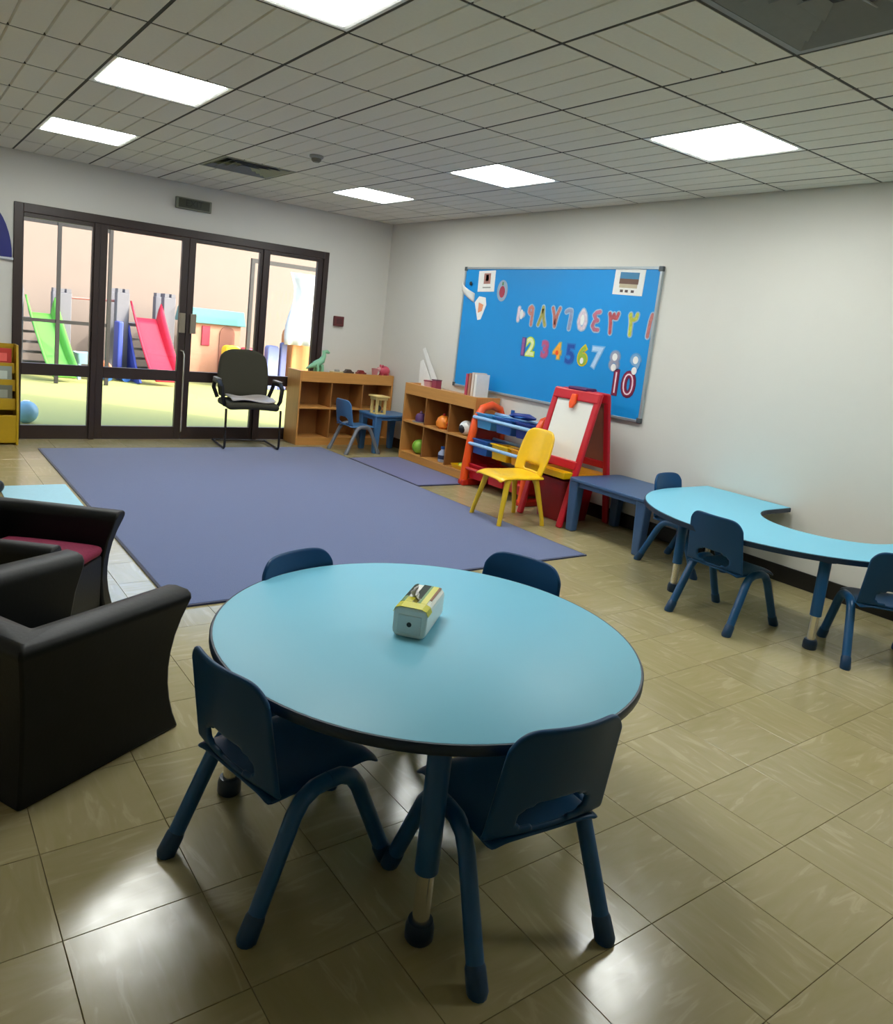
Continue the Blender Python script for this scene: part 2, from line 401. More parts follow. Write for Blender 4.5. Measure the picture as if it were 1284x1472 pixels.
# ------------------------------------------------------------------ children's chairs
def kids_chair(label, M_shell, M_leg, s=1.0, group='navy chairs at the tables'):
    t = thing('kids_chair', label, 'chair', group=group)
    def seat(u, v):
        x = (u-.5)*2; y = -.165+.355*v
        w = .156-.012*max(0, v-.6)
        z = .308 - .014*(1-x*x)*math.sin(PI*min(1, v*1.05)) - .03*max(0, (v-.84)/.16)**2 - .012*abs(x)**8
        return (x*w*s, y*s, z*s)
    MB().grid(seat, 12, 12).ob('seat', M_shell, t, True, solid=.013*s, sub=1)
    def back(u, v):
        x = (u-.5)*2; top = .592-.055*abs(x)**7
        z = .312+(top-.312)*v; w = .170-.012*v
        y = -.158-.062*v + .040*x*x*(.4+.6*v)
        if v == 0: y += .006
        return (x*w*s, y*s, z*s)
    def keep(u, v):
        x = (u-.5)*2; zz = .312+.28*v
        return not ((x/.60)**2 + ((zz-.362)/.040)**2 < 1)
    MB().grid(back, 28, 26, keep).ob('backrest', M_shell, t, True, solid=.014*s, sub=1)
    for sx in (-1, 1):
        for sy in (-1, 1):
            p = [(sx*.166, 0, .302), (sx*.166, sy*.040, .300), (sx*.167, sy*.074, .284), (sx*.169, sy*.098, .252), (sx*.180, sy*.200, .03)]
            q = []
            for k in range(len(p)-1):
                a, b = Vector(p[k]), Vector(p[k+1])
                q += [a*s, a.lerp(b, .5)*s] if k < 3 else [a*s]
            q.append(Vector(p[-1])*s)
            lg = MB().tube(q, .0205*s, 12).ob('leg', M_leg, t, True)
            f = Vector(p[-1])*s; d = (Vector(p[-1])-Vector(p[-2])).normalized()*s
            e = f + d*((.004-.03)/d.z*s) if False else f + d*(.0285*s/-d.z)
            MB().tube([f-d*.028, f-d*.02, e-d*.004*0+Vector((0,0,.004)), Vector((e.x, e.y, .0008))], [.0208*s, .0235*s, .0245*s, .022*s], 12).ob('foot_cap', mat('navy_cap', (14, 58, 94), .4) if M_leg is M_TUBE else M_leg, lg, True)
    return t
ch = kids_chair('navy plastic chair with its back to the camera beside the black armchair', M_NAVY, M_TUBE)
ch.location = (-1.285, -.715, 0); ch.rotation_euler = (0, 0, face_rz(.43, .087))
dup(ch, (-.885, -1.105, 0), face_rz(.04, .395), 'nearest navy plastic chair, back to the camera at the front of the round table')
dup(ch, (-.915, -.255, 0), face_rz(.29, -.95), 'navy chair beyond the round table, only its backrest showing against the rug')
dup(ch, (-.38, -.43, 0), face_rz(-.94, -.34), 'navy chair beyond the round table at the rug corner, only its backrest showing')
dup(ch, (1.585, -.10, 0), face_rz(1, -.02), 'navy chair with its back to the room at the middle of the horseshoe table')
dup(ch, (1.875, -.765, 0), face_rz(.75, .66), 'navy chair cut by the right photo edge at the horseshoe table')
dup(ch, (2.20, .625, 0), face_rz(.08, -.99), 'navy chair at the end of the horseshoe table next to the slate blue table')

# ------------------------------------------------------------------ tables with adjustable legs
TH = .53
def table_leg(parent, x, y, h):
    lg = MB().lathe([(.020, .175), (.0275, .176), (.0275, h-.002), (.026, h)], 18, (x, y, 0)).ob('leg', M_TUBE, parent, True)
    MB().lathe([(.0205, .042), (.0205, .19)], 16, (x, y, 0)).ob('chrome_insert', M_CHROME, lg, True)
    MB().lathe([(.030, .0008), (.0335, .006), (.0335, .035), (.029, .05), (.021, .051)], 18, (x, y, 0)).ob('foot', M_NAVYD, lg, True)
    MB().lathe([(.055, h-.002), (.055, h+.004)], 18, (x, y, 0)).ob('mounting_plate', M_NAVYD, lg, True)
    return lg
t = thing('round_table', 'round pale blue activity table with navy edge in the foreground', 'table', (-.835, -.66, 0))
R = .605
MB().lathe([(R-.012, TH-.024), (R-.006, TH-.022), (R-.006, TH-.001), (R-.008, TH)], 96).ob('tabletop', M_TOP, t, True)
MB().rings([[((R+dr)*math.cos(2*PI*k/96), (R+dr)*math.sin(2*PI*k/96), TH+dz) for k in range(96)] for dr, dz in ((-.010, -.028), (-.002, -.028), (.002, -.022), (.002, -.006), (-.001, -.0015), (-.0075, -.0012), (-.010, -.02))], loop=True).ob('edge_band', M_NAVYD, t, True)
for a in (238.5, 151, 60, 331):
    table_leg(t, .53*math.cos(math.radians(a)), .53*math.sin(math.radians(a)), TH-.03)
t = thing('horseshoe_table', 'pale blue horseshoe shaped activity table against the right wall', 'table', (2.22, -.03, 0))
UH = .497
def horseshoe(g):
    ro, ri = .815+g, .37-g; xe = .392+g*.2; c = (.15, -.17)
    o = [(xe, -ro), (.2, -ro)] + circ(ro, 40, (0, 0), -PI/2, -3*PI/2, True) + [(.2, ro), (xe, ro)]
    o += [(xe, c[1]+ri)] + circ(ri, 28, c, PI/2, 3*PI/2, True) + [(xe, c[1]-ri)]
    return o
MB().prism(horseshoe(0), UH-.024, UH).ob('tabletop', M_TOP, t)
def band():
    A, B = horseshoe(-.001), horseshoe(.006); n = len(A)
    return MB().rings([[(*A[k], UH-.030), (*B[k], UH-.029), (*B[k], UH-.004), (*A[k], UH-.0015)] for k in range(n)], loop=True)
band().ob('edge_band', M_NAVYD, t)
for x, y in ((1.687, .294), (1.669, -.553), (2.46, .60), (2.46, -.80)): table_leg(t, x-2.22, y+.03, UH-.032)

# tissue pack on the round table
t = thing('tissue_pack', 'yellow and white plastic pack of tissues on the round table', 'tissue pack', (-.845, -.62, TH+.0005), face_rz(.20, .17))
M_FILM = mat('white_film', (236, 240, 232), .3); M_YG = mat('yellow_green_print', (208, 204, 30), .3); M_DG = mat('dark_green_print', (6, 36, 22), .5, spec=.2)
def pack(y0, y1, grow=0, zlo=0, zhi=.088, x0=-.5, x1=.5, n=14):
    m = MB(); RR_ = []
    for k in range(7):
        v = k/6; y = y0+(y1-y0)*v; RR_.append(v)
    sec = rrect(.098+grow, .086+grow, .018, 4, (0, .0435))
    def f(u, v, w): return (u*(1+.0), w, max(v, .0005))
    return m.prism(sec, y0, y1, f)
pack(-.105, .105).ob('wrapper', M_FILM, t, bevel=.006)
def strip(u0, u1, y0, y1, m, name, lift=.0015):
    # printed strip that follows the wrapper over its rounded shoulder
    sec = rrect(.098+2*lift, .086+2*lift, .019, 5, (0, .0435)); sec = [p for p in sec if p[1] > .024]
    sec.sort(key=lambda p: -math.atan2(p[1]-.03, p[0]) if p[1] > .03 or p[0] > 0 else -PI)
    ds = [0]
    for k in range(1, len(sec)): ds.append(ds[-1]+math.dist(sec[k-1], sec[k]))
    def at(u):
        q = u*ds[-1]
        for k in range(1, len(sec)):
            if ds[k] >= q-1e-9:
                f = (q-ds[k-1])/max(ds[k]-ds[k-1], 1e-9); return (sec[k-1][0]*(1-f)+sec[k][0]*f, sec[k-1][1]*(1-f)+sec[k][1]*f)
        return sec[-1]
    q = [at(u0+(u1-u0)*k/8) for k in range(9)]
    MB().rings([[(x, y, z) for x, z in q] for y in (y0, y1)], close=False, cap=False).ob(name, m, t, solid=.001)
M_MG = mat('mid_green_print', (84, 140, 40), .35)
strip(0, 1, -.104, -.058, M_YG, 'yellow_print'); strip(0, .12, -.057, .10, M_YG, 'yellow_print'); strip(.12, .24, -.057, -.01, M_MG, 'green_print'); strip(.12, .24, -.009, .10, M_DG, 'dark_green_print')
strip(.24, .42, -.057, -.02, M_YG, 'yellow_print'); strip(.42, .54, -.057, -.02, mat('olive_print', (130, 120, 14), .35), 'olive_print'); strip(.38, .56, -.019, .10, M_DG, 'dark_green_print'); strip(.56, .62, -.057, .10, M_MG, 'green_print'); strip(.62, .76, -.057, .10, M_YG, 'yellow_print')
strip(.76, .82, -.02, .10, mat('brown_print', (130, 80, 10), .35), 'brown_print')
MB().box(-.034, .034, -.1075, -.1045, .012, .066).ob('end_seal', mat('seal_grey', (222, 228, 222), .35), t, bevel=.004)
MB().prism(circ(.007, 12, (0, .04)), -.1085, -.1072, lambda u, v, w: (u, w, v*1.0)).ob('dark_mark', M_BLACK, t)
MB().grid(lambda u, v: (-.012+(u-.5)*.03*(1-.3*v)+.005*math.sin(9*v), (-.01+.03*math.sin(u*5))*1.0, .084+.028*v), 6, 5).ob('tissue_sheet', mat('tissue_white', (248, 248, 250), .8), t, True, solid=.001)

# ------------------------------------------------------------------ black armchairs
def armchair(name, label, loc, rz, seat_m, seat_z, th):
    t = thing(name, label, 'armchair', loc, rz, 'low black tub armchairs')
    w, d, hh = .29, .27, .462
    path = [(w, d), (w, .10), (w, -.02), (w, -.12), (w, -.27), (.12, -.27), (-.12, -.27), (-w, -.27), (-w, -.12), (-w, -.02), (-w, .10), (-w, d)]
    n = len(path); R = []
    for k in range(n):
        p = Vector((*path[k], 0)); a = Vector((*path[max(k-1, 0)], 0)); b = Vector((*path[min(k+1, n-1)], 0))
        tg = (((b-p).normalized() if k < n-1 else Vector()) + ((p-a).normalized() if k else Vector())).normalized(); out = Vector((tg.y, -tg.x, 0))
        if out.dot(Vector((p.x, p.y-.05, 0))) < 0: out = -out
        if k in (4, 7): out = out*1.4142
        end = 1.0 if k in (0, n-1) else (.45 if k in (1, n-2) else 0)
        fw_ = Vector((0, 1, 0))*(1 if k in (0, n-1) else 0)
        q3 = lambda z, a, b, c: a*(z-.2)*(z-.43)/(.2*.43) + b*z*(z-.43)/(.2*-.23) + c*z*(z-.2)/(.43*.23)
        prof = [(q3(z, .012, -.008, .018), max(z, .0008), q3(z, .012, -.022, .028)) for z in [.43*q/8 for q in range(9)]]
        prof += [(.022, .445, .033), (.016, .46, .035), (0, hh+.008, .035), (-th*.5, hh+.010, .035), (-th+.02, hh+.004, .033), (-th+.006, hh-.012, .031)]
        prof += [(-th+q3(z, -.004, .002, .004), max(z, .0008), q3(z, .012, -.022, .028)) for z in [.43*q/5 for q in range(5, -1, -1)]]
        R.append([p + out*o_ + fw_*f_ + Vector((0, 0, z_)) for o_, z_, f_ in prof])
    MB().rings(R).ob('shell', M_SOFA, t, True, bevel=.008)
    MB().box(-w+th+.002, w-th-.002, -.17, .25, .0008, seat_z-.05).ob('front_panel', M_SOFA, t, bevel=.012)
    m = MB(); m.grid(lambda u, v: ((u-.5)*2*(w-th-.006), -.165+.43*v, seat_z+.02*math.sin(PI*u)*math.sin(PI*v)), 8, 8)
    m.ob('seat_cushion', seat_m, t, True, solid=.05, offset=-1, sub=1)
    return t
f1 = Vector((.89, .455)); l1 = Vector((-.455, .89))
c1 = Vector((-1.335, .01)) + l1*.29 - f1*.27
armchair('armchair', 'near black tub armchair with its side to the camera, left of the round table', (c1.x, c1.y, 0), face_rz(*f1), M_SOFA, .26, .10)
f2 = Vector((.80, -.60)); l2 = Vector((.60, .80))
c2 = Vector((-1.285, 1.05)) - l2*.30 - f2*.27
armchair('armchair', 'far black tub armchair with a maroon seat beside the rug', (c2.x, c2.y, 0), face_rz(*f2), M_MAROON, .335, .07)
t = thing('black_ball', 'small round black ball on the floor at the left photo edge', 'ball', (-1.50, 3.33, .045))
MB().ball((0, 0, 0), .045).ob('ball', M_BLACK, t, True)
MB().tube([(.0455*math.cos(a), 0, .0455*math.sin(a)) for a in [2*PI*k/24 for k in range(24)]], .0012, 6, loop=True).ob('seam', M_GREY, t, True)

# ------------------------------------------------------------------ wooden cubby shelves
def cubby(name, label, L, D, Hh, loc, rz, mid, dividers):
    # local: opening faces -Y, length along X, back at y=0, front at y=-D
    t = thing(name, label, 'shelf', loc, rz)
    th = .02
    for sx in (-1, 1):
        MB().box(min(sx*(L/2-th), sx*L/2), max(sx*(L/2-th), sx*L/2), -D, 0, .0008, Hh).ob('side_panel', M_WOOD, t, bevel=.004)
    MB().box(-L/2+th, L/2-th, -D, -D+th, Hh-.115, Hh).ob('top_rail', M_WOODX if False else wood('beech_rail', (200, 142, 74), axis='X'), t, bevel=.003)
    MB().box(-L/2+th, L/2-th, -D+th, 0, Hh-.045, Hh-.025).ob('top_board', wood('beech_rail', (200, 142, 74)), t)
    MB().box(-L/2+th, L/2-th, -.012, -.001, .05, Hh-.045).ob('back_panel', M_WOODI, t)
    MB().box(-L/2+th, L/2-th, -D+.004, -.012, mid-.01, mid+.01).ob('shelf_board', wood('beech_rail', (200, 142, 74)), t, bevel=.002)
    MB().box(-L/2+th, L/2-th, -D+.004, -.012, .06, .08).ob('bottom_board', wood('beech_rail', (200, 142, 74)), t, bevel=.002)
    MB().box(-L/2+th, L/2-th, -D+.006, -D+.022, .0008, .06).ob('plinth', wood('beech_rail', (200, 142, 74)), t)
    for x in dividers:
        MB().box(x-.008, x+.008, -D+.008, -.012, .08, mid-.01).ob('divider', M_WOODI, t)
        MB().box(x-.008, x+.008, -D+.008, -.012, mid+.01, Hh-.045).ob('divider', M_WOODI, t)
    return t
cubby('toy_shelf', 'long wooden cubby shelf against the back wall in the corner', 1.17, .31, .80, (2.04, 5.315, 0), 0, .405, (-.195, .195))
cubby('toy_shelf', 'wooden cubby shelf with toys under the blue notice board', 1.20, .29, .80, (2.622, 3.72, 0), -PI/2, .40, (-.20, .20))

# toys: in the cubbies of the right hand shelf (front plane x about 2.34) and on the shelf tops
def toy(name, label, loc, rz=0, cat='toy', group=None): return thing(name, label, cat, loc, rz, group)
pl = lambda n, c, r=.4: mat(n, c, r)
t = toy('toy_pot', 'small purple toy pot in the upper cubby nearest the corner', (2.42, 4.10, .411))
MB().lathe([(.04, 0), (.055, .01), (.06, .05), (.045, .085), (.02, .095)], 18).ob('body', pl('toy_purple', (96, 62, 110)), t, True)
MB().ball((0, 0, .102), .014).ob('knob', pl('toy_purple_pale', (150, 120, 160)), t, True)
MB().lathe([(.085, -.0005), (.09, .006), (.07, .006)], 20).ob('saucer', M_GREY, t, True)
t = toy('toy_teapot', 'orange toy teapot in the upper middle cubby', (2.42, 3.70, .411))
MB().lathe([(.045, 0), (.072, .02), (.078, .06), (.062, .105), (.03, .13)], 20).ob('body', pl('toy_orange', (246, 140, 40)), t, True)
MB().ball((0, 0, .138), .016).ob('lid_knob', pl('toy_red', (205, 40, 30)), t, True)
MB().tube([(0, -.06, .05), (0, -.095, .07), (0, -.11, .11)], [.02, .014, .01], 10).ob('spout', pl('toy_red', (205, 40, 30)), t, True)
MB().tube([(0, .06, .09), (0, .10, .09), (0, .105, .055), (0, .068, .035)], .008, 8).ob('handle', pl('toy_red', (205, 40, 30)), t, True)
t = toy('toy_helmet', 'black and white toy ball in the upper cubby next to the orange rack', (2.42, 3.33, .411))
MB().ball((0, 0, .07), .07).ob('ball', M_WHITE, t, True)
MB().ball((-.052, .0, .06), .026, .042, .042).ob('dark_patch', M_BLACK, t, True)
t = toy('toy_block', 'dark red toy block beside the black and white ball', (2.50, 3.22, .411))
MB().box(-.05, .05, -.04, .04, 0, .13).ob('block', pl('toy_maroon', (120, 24, 40)), t, bevel=.006)
MB().box(-.056, -.049, -.02, .02, .04, .09).ob('window', M_GREY, t)
t = toy('toy_ball', 'lime green toy ball in the lower cubby nearest the corner', (2.42, 4.08, .081))
MB().ball((0, 0, .075), .075).ob('ball', pl('toy_lime', (140, 190, 60)), t, True)
MB().tube([(.0755*math.cos(a), .0, .075+.0755*math.sin(a)) for a in [2*PI*k/28 for k in range(28)]], .003, 6, loop=True).ob('seam', pl('toy_green', (70, 130, 40)), t, True)
t = toy('toy_bottle', 'blue and white toy bottle in the lower middle cubby', (2.42, 3.66, .081))
MB().lathe([(.04, 0), (.045, .01), (.045, .09), (.02, .12), (.02, .135)], 18).ob('body', pl('toy_bluewhite', (170, 180, 205)), t, True)
MB().lathe([(.024, .13), (.024, .155)], 16).ob('cap', M_BLUE, t, True)
MB().lathe([(.0462, .03), (.0462, .07)], 18).ob('label_band', pl('toy_navy', (40, 50, 80)), t, True)
t = toy('toy_tray', 'yellow toy tray with play food in the lower cubby next to the orange rack', (2.425, 3.32, .081))
MB().rings([[(x, y, z) for x, y in rrect(w_, d_, .02, 4)] for w_, d_, z in ((.12, .20, .0), (.15, .24, .035), (.14, .23, .035), (.11, .19, .008))]).ob('tray', M_YEL, t, True)
for k, (x, y, c) in enumerate(((0, -.05, (240, 225, 120)), (.01, .04, (120, 180, 70)), (-.02, .0, (235, 210, 60)))):
    MB().ball((x, y, .03), .028, .035, .024).ob('play_food', pl('food%d' % k, c), t, True)
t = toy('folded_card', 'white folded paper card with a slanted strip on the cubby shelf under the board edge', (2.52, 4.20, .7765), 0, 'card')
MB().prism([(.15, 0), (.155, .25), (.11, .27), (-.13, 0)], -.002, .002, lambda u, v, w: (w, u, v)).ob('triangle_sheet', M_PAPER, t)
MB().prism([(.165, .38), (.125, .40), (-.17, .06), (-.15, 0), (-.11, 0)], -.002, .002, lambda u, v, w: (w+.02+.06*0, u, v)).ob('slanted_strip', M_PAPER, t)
t = toy('toy_box', 'small dark red toy box beside the white folded card', (2.45, 3.93, .7765))
MB().box(-.035, .035, -.04, .04, 0, .09).ob('box', pl('toy_rose', (150, 60, 80)), t, bevel=.005); MB().box(-.037, .037, -.042, .042, .09, .10).ob('lid', pl('toy_rose_dark', (100, 40, 66)), t, bevel=.003)
t = toy('toy_tub', 'pale pink toy tub on the cubby shelf in front of the folded card', (2.42, 4.03, .7765))
MB().lathe([(.04, 0), (.05, .07), (.052, .075), (.044, .073), (.036, .01)], 18).ob('tub', pl('toy_pink', (226, 170, 170)), t, True); MB().lathe([(.053, .07), (.053, .08)], 18).ob('rim', pl('toy_rose', (150, 60, 80)), t, True)
for k, (y, c, h_, lb) in enumerate(((3.36, (196, 70, 90), .22, 'pink picture book standing first on the shelf end by the orange rack'), (3.315, (176, 120, 96), .23, 'brown picture book standing second on the shelf end'), (3.27, (222, 206, 190), .24, 'cream picture book standing third on the shelf end'), (3.225, (235, 232, 225), .23, 'white picture book standing last on the shelf end, farthest from the corner'))):
    t = toy('picture_book', lb, (2.46, y, .7765), 0, 'book', 'picture books on the cubby shelf end')
    MB().box(-.075, .075, -.016, -.013, 0, h_).box(-.075, .075, .013, .016, 0, h_).box(-.078, -.074, -.016, .016, 0, h_).ob('cover', pl('book%d' % k, c, .5), t)
    MB().box(-.0735, .07, -.0125, .0125, .003, h_-.004).ob('pages', M_PAPER, t)
# toys on the long shelf top
t = toy('toy_dinosaur', 'pale green toy dinosaur on the end of the long shelf', (1.70, 5.10, .7765)); t.scale = (.8, .8, .8)
MG = pl('dino_green', (132, 190, 150)); MGD = pl('dino_dark', (60, 104, 80))
MB().tube([(-.17, 0, .055), (-.10, 0, .09), (-.02, 0, .125), (.05, 0, .17), (.08, 0, .24), (.075, 0, .29), (.12, 0, .295), (.155, 0, .28)], [.012, .028, .05, .045, .028, .03, .026, .014], 12).ob('body', MG, t, True)
for x, y in ((-.03, .035), (-.03, -.035), (.045, .03), (.045, -.03)):
    MB().tube([(x, y, .12), (x+.01, y*1.3, .06), (x+.005, y*1.3, 0.0008)], [.022, .018, .02], 8).ob('leg', MG, t, True)
for k in range(5): MB().rings([[(-.08+.04*k+d, yy, .13+.022*k+zz) for d, yy, zz in ((-.012, -.003, 0), (.014, -.003, .005), (-.004, -.003, .03))] if yy0 == 0 else [(-.08+.04*k+d, .003, .13+.022*k+zz) for d, zz in ((-.012, 0), (.014, .005), (-.004, .03))] for yy0 in (0, 1)]).ob('back_plate', MGD, t)
t = toy('toy_boat', 'cream flat toy boat at the foot of the dinosaur', (1.93, 5.10, .7765))
MB().rings([[(x, y, z) for x, y in rrect(w_, d_, .025, 4)] for w_, d_, z in ((.12, .06, 0), (.16, .08, .03), (.14, .066, .03), (.11, .05, .012))]).ob('hull', pl('toy_cream', (228, 218, 170)), t, True)
MB().box(-.02, .03, -.02, .02, .012, .05).ob('cabin', M_GREY, t, bevel=.004)
def small_car(label, loc, c, n):
    t = toy('toy_car', label, loc, 0, 'toy')
    MB().prism([(-.06, .012), (.06, .012), (.06, .035), (.035, .04), (.02, .06), (-.03, .06), (-.045, .038), (-.06, .035)], -.025, .025, lambda u, v, w: (u, w, v)).ob('body', pl(n, c), t, bevel=.004)
    for x in (-.035, .035):
        for y in (-.027, .027):
            MB().lathe([(.013, -.005), (.013, .005)], 12, m=Matrix.Translation((x, y, .0135)) @ Matrix.Rotation(PI/2, 4, 'X')).ob('wheel', M_BLACK, t, True)
small_car('small dark toy car on the long shelf beside the toy boat', (2.08, 5.10, .7765), (70, 52, 44), 'car_dark')
small_car('small dark red toy car in the middle of the long shelf', (2.24, 5.10, .7765), (130, 40, 36), 'car_red')
t = toy('toy_cup', 'small red and white toy cup on the long shelf near the corner', (2.42, 5.10, .7765))
MB().lathe([(.03, 0), (.04, .09), (.035, .088), (.026, .01)], 16).ob('cup', pl('toy_dullpink', (186, 120, 124)), t, True); MB().tube([(.036, 0, .07), (.062, 0, .06), (.055, 0, .03), (.032, 0, .025)], .005, 8).ob('handle', M_WHITE, t, True)
t = toy('toy_pig', 'rose pink round toy pig on the corner end of the long shelf', (2.545, 5.10, .7765))
MP = pl('toy_rosepink', (206, 84, 104))
MB().ball((0, 0, .07), .07, .05, .055).ob('body', MP, t, True); MB().ball((-.075, 0, .085), .026).ob('snout', pl('toy_pink', (226, 170, 170)), t, True)
for x in (-.035, .035):
    for y in (-.025, .025): MB().tube([(x, y, .04), (x, y, .0008)], .013, 8).ob('leg', MP, t, True)
for y in (-.025, .025): MB().ball((-.04, y, .122), .014, .01, .016).ob('ear', MP, t, True)

# ------------------------------------------------------------------ little table and chair in the corner
def plastic_table(name, label, loc, rz, w, d, h, m, lw=.032):
    t = thing(name, label, 'table', loc, rz)
    MB().prism(rrect(w, d, .05), h-.022, h).ob('tabletop', m, t, bevel=.005)
    a = MB(); frame_rect(a, 0, 1, 0, 1, .1, .1, .1, .1, 0, 1); a.bm.free(); a = MB()
    for y0, y1 in ((-d/2+.03, -d/2+.045), (d/2-.045, d/2-.03)): a.box(-w/2+.06, w/2-.06, y0, y1, h-.06, h-.022)
    for x0, x1 in ((-w/2+.03, -w/2+.045), (w/2-.045, w/2-.03)): a.box(x0, x1, -d/2+.06, d/2-.06, h-.06, h-.022)
    a.ob('apron', m, t)
    for sx in (-1, 1):
        for sy in (-1, 1):
            x, y = sx*(w/2-.055), sy*(d/2-.055)
            MB().rings([[(x+u*(lw+.012*zz), y+v*(lw+.012*zz), .0008+(h-.022)*zz) for u, v in ((-1,-1),(1,-1),(1,1),(-1,1))] for zz in (0, .5, 1)]).ob('leg', m, t, bevel=.012)
    return t
plastic_table('play_table', 'slate blue square plastic table between the easel and the horseshoe table', (2.322, 1.205, 0), 0, .59, .74, .405, M_SLATE)
plastic_table('corner_table', 'small blue plastic table in the corner beside the long shelf', (2.335, 4.66, 0), 0, .48, .40, .42, mat('corner_blue', (66, 112, 158), .4), .028)
c = kids_chair('small blue plastic chair with grey legs at the corner table', mat('corner_blue', (66, 112, 158), .4), mat('grey_tube', (112, 116, 124), .35), .95, group=None)
c.location = (1.965, 4.64, 0); c.rotation_euler = (0, 0, face_rz(1, .05))
t = toy('toy_lantern', 'cream and yellow toy tower standing on the small corner table', (2.20, 4.60, .4205))
MC = pl('toy_cream_yellow', (226, 200, 130))
for x in (-.05, .05):
    for y in (-.05, .05): MB().box(x-.013, x+.013, y-.013, y+.013, 0, .15).ob('post', MC, t, bevel=.003)
MB().box(-.07, .07, -.07, .07, .15, .18).box(-.085, .085, -.085, .085, .178, .195).ob('roof', MC, t, bevel=.004)
MB().box(-.06, .06, -.06, .06, 0.0, .012).ob('base', MC, t); MB().ball((0, 0, .055), .036).ob('dark_ball', pl('toy_dark', (40, 44, 50)), t, True)

# ------------------------------------------------------------------ office chair by the doors
t = thing('office_chair', 'olive black cantilever armchair facing the room in front of the glazed doors', 'chair', (.865, 4.93, .0115), face_rz(-.12, -1))
M_OL = mat('olive_fabric', (52, 50, 36), .85, var=.15, scale=150, bump=.3)
def cush(name, fn, parent, m, th): return MB().grid(fn, 10, 10).ob(name, m, parent, True, solid=th, sub=1)
def obk(u, v):
    x = (u-.5)*2; tp = .955-.07*abs(x)**4; z = .47+(tp-.47)*v; w = .245+.03*math.sin(PI*min(1, v*.9))-.02*v
    return (x*w, -.23-.075*v+.03*x*x, z)
cush('backrest', obk, t, M_OL, .06)
cush('seat', lambda u, v: ((u-.5)*.52, -.22+.47*v, .425+.012*math.sin(PI*u)-.03*max(0, v-.8)*5*max(0, v-.8)), t, M_OL, .07)
for sx in (-1, 1):
    p = [(sx*.27, -.25, .012), (sx*.27, .22, .012), (sx*.27, .245, .03), (sx*.27, .25, .08), (sx*.27, .235, .38), (sx*.27, .23, .40)]
    MB().tube(p, .0115, 10).ob('leg', mat('dark_chrome', (60, 54, 50), .25, metal=.7), t, True)
    MB().tube([(sx*.26, -.20, .46), (sx*.30, -.21, .56), (sx*.305, -.16, .635), (sx*.305, .06, .64), (sx*.30, .14, .60), (sx*.285, .15, .48), (sx*.262, .12, .42)], [.02, .02, .022, .024, .022, .02, .018], 10).ob('arm', M_BLACK, t, True)
    MB().prism(rrect(.045, .22, .02, 4, (sx*.305, -.05)), .655, .672).ob('arm_pad', mat('arm_grey', (120, 116, 110), .3), t, bevel=.004)
MB().tube([(-.27, -.25, .012), (.27, -.25, .012)], .0115, 10).ob('crossbar', MATS['dark_chrome'], t, True)
MB().box(-.2, .2, -.01, .02, .372, .392).ob('seat_support', M_BLACK, t)
o = MB().grid(lambda u, v: ((u-.5)*.44, (v-.5)*.38, .012*math.sin(7*u+3*v)+.006*math.sin(11*v)), 10, 10).ob('seat_pad', mat('crumpled_plastic', (176, 168, 164), .35, var=.25, scale=9), None, True, solid=.02, sub=1)
o.location = (.865, 4.885, .5015); o.rotation_euler = (0, 0, face_rz(-.12, -1)); props(o, 'pale crumpled cushion cover lying on the seat of the office chair', 'cushion')

# ------------------------------------------------------------------ yellow chair
t = thing('yellow_chair', 'bright yellow plastic chair facing the rug in front of the easel', 'chair', (1.765, 1.90, .0112), face_rz(-1, .12))
def yback(u, v):
    x = (u-.5)*2; tp = .70-.05*abs(x)**6; z = .36+(tp-.36)*v; w = .175+.03*math.sin(PI*min(1, v*.8))-.018*v
    return (x*w, -.175-.085*v+.035*x*x, z)
MB().grid(yback, 16, 14, lambda u, v: not (((u-.5)*2/.55)**2+((v-.14)/.085)**2 < 1)).ob('backrest', M_YEL, t, True, solid=.016, sub=1)
def yseat(u, v):
    x = (u-.5)*2; return (x*(.185-.01*v), -.18+.40*v, .362-.014*(1-x*x)*math.sin(PI*v)-.03*max(0, (v-.82)/.18)**2-.02*abs(x)**8)
MB().grid(yseat, 12, 10).ob('seat', M_YEL, t, True, solid=.018, sub=1)
for sx in (-1, 1):
    for sy in (-1, 1):
        MB().rings([[(sx*(xx)+u*r, sy*yy+v*r, z) for u, v in circ(1, 10)] for xx, yy, z, r in ((.135, .12, .345, .030), (.145, .135, .30, .024), (.185, .19, .05, .017), (.192, .198, .0008 if sy > 0 else -.0104, .018))]).ob('leg', mat('yellow_leg', (224, 186, 40), .35), t, True)
# ------------------------------------------------------------------ easel
t = thing('easel', 'red plastic easel with a white drawing board near the right wall', 'easel', (2.33, 1.83, 0))
def slant(m, y, x0, z0, x1, z1, w=.055, d=.035):
    m.rings([[(x0-d/2, y-w/2, z0), (x0+d/2, y-w/2, z0), (x0+d/2, y+w/2, z0), (x0-d/2, y+w/2, z0)], [(x1-d/2, y-w/2, z1), (x1+d/2, y-w/2, z1), (x1+d/2, y+w/2, z1), (x1-d/2, y+w/2, z1)]])
    return m
FX, FT, BX, BT, EH, EW = -.29, -.035, .235, .045, 1.03, .222
for y in (-EW, EW):
    slant(MB(), y, FX, .0008, FT, EH).ob('leg', M_RED, t, bevel=.012); slant(MB(), y, BX, .0008, BT, EH).ob('leg', M_RED, t, bevel=.012)
def fx(z): return FX+(FT-FX)*z/EH
def bx(z): return BX+(BT-BX)*z/EH
def panel(name, m, z0, z1, y0, y1, f, off, th, bev=.004):
    return MB().rings([[(f(z)+off+dx, y, z) for dx, y in ((-th/2, y0), (th/2, y0), (th/2, y1), (-th/2, y1))] for z in (z0, z1)]).ob(name, m, t, bevel=bev)
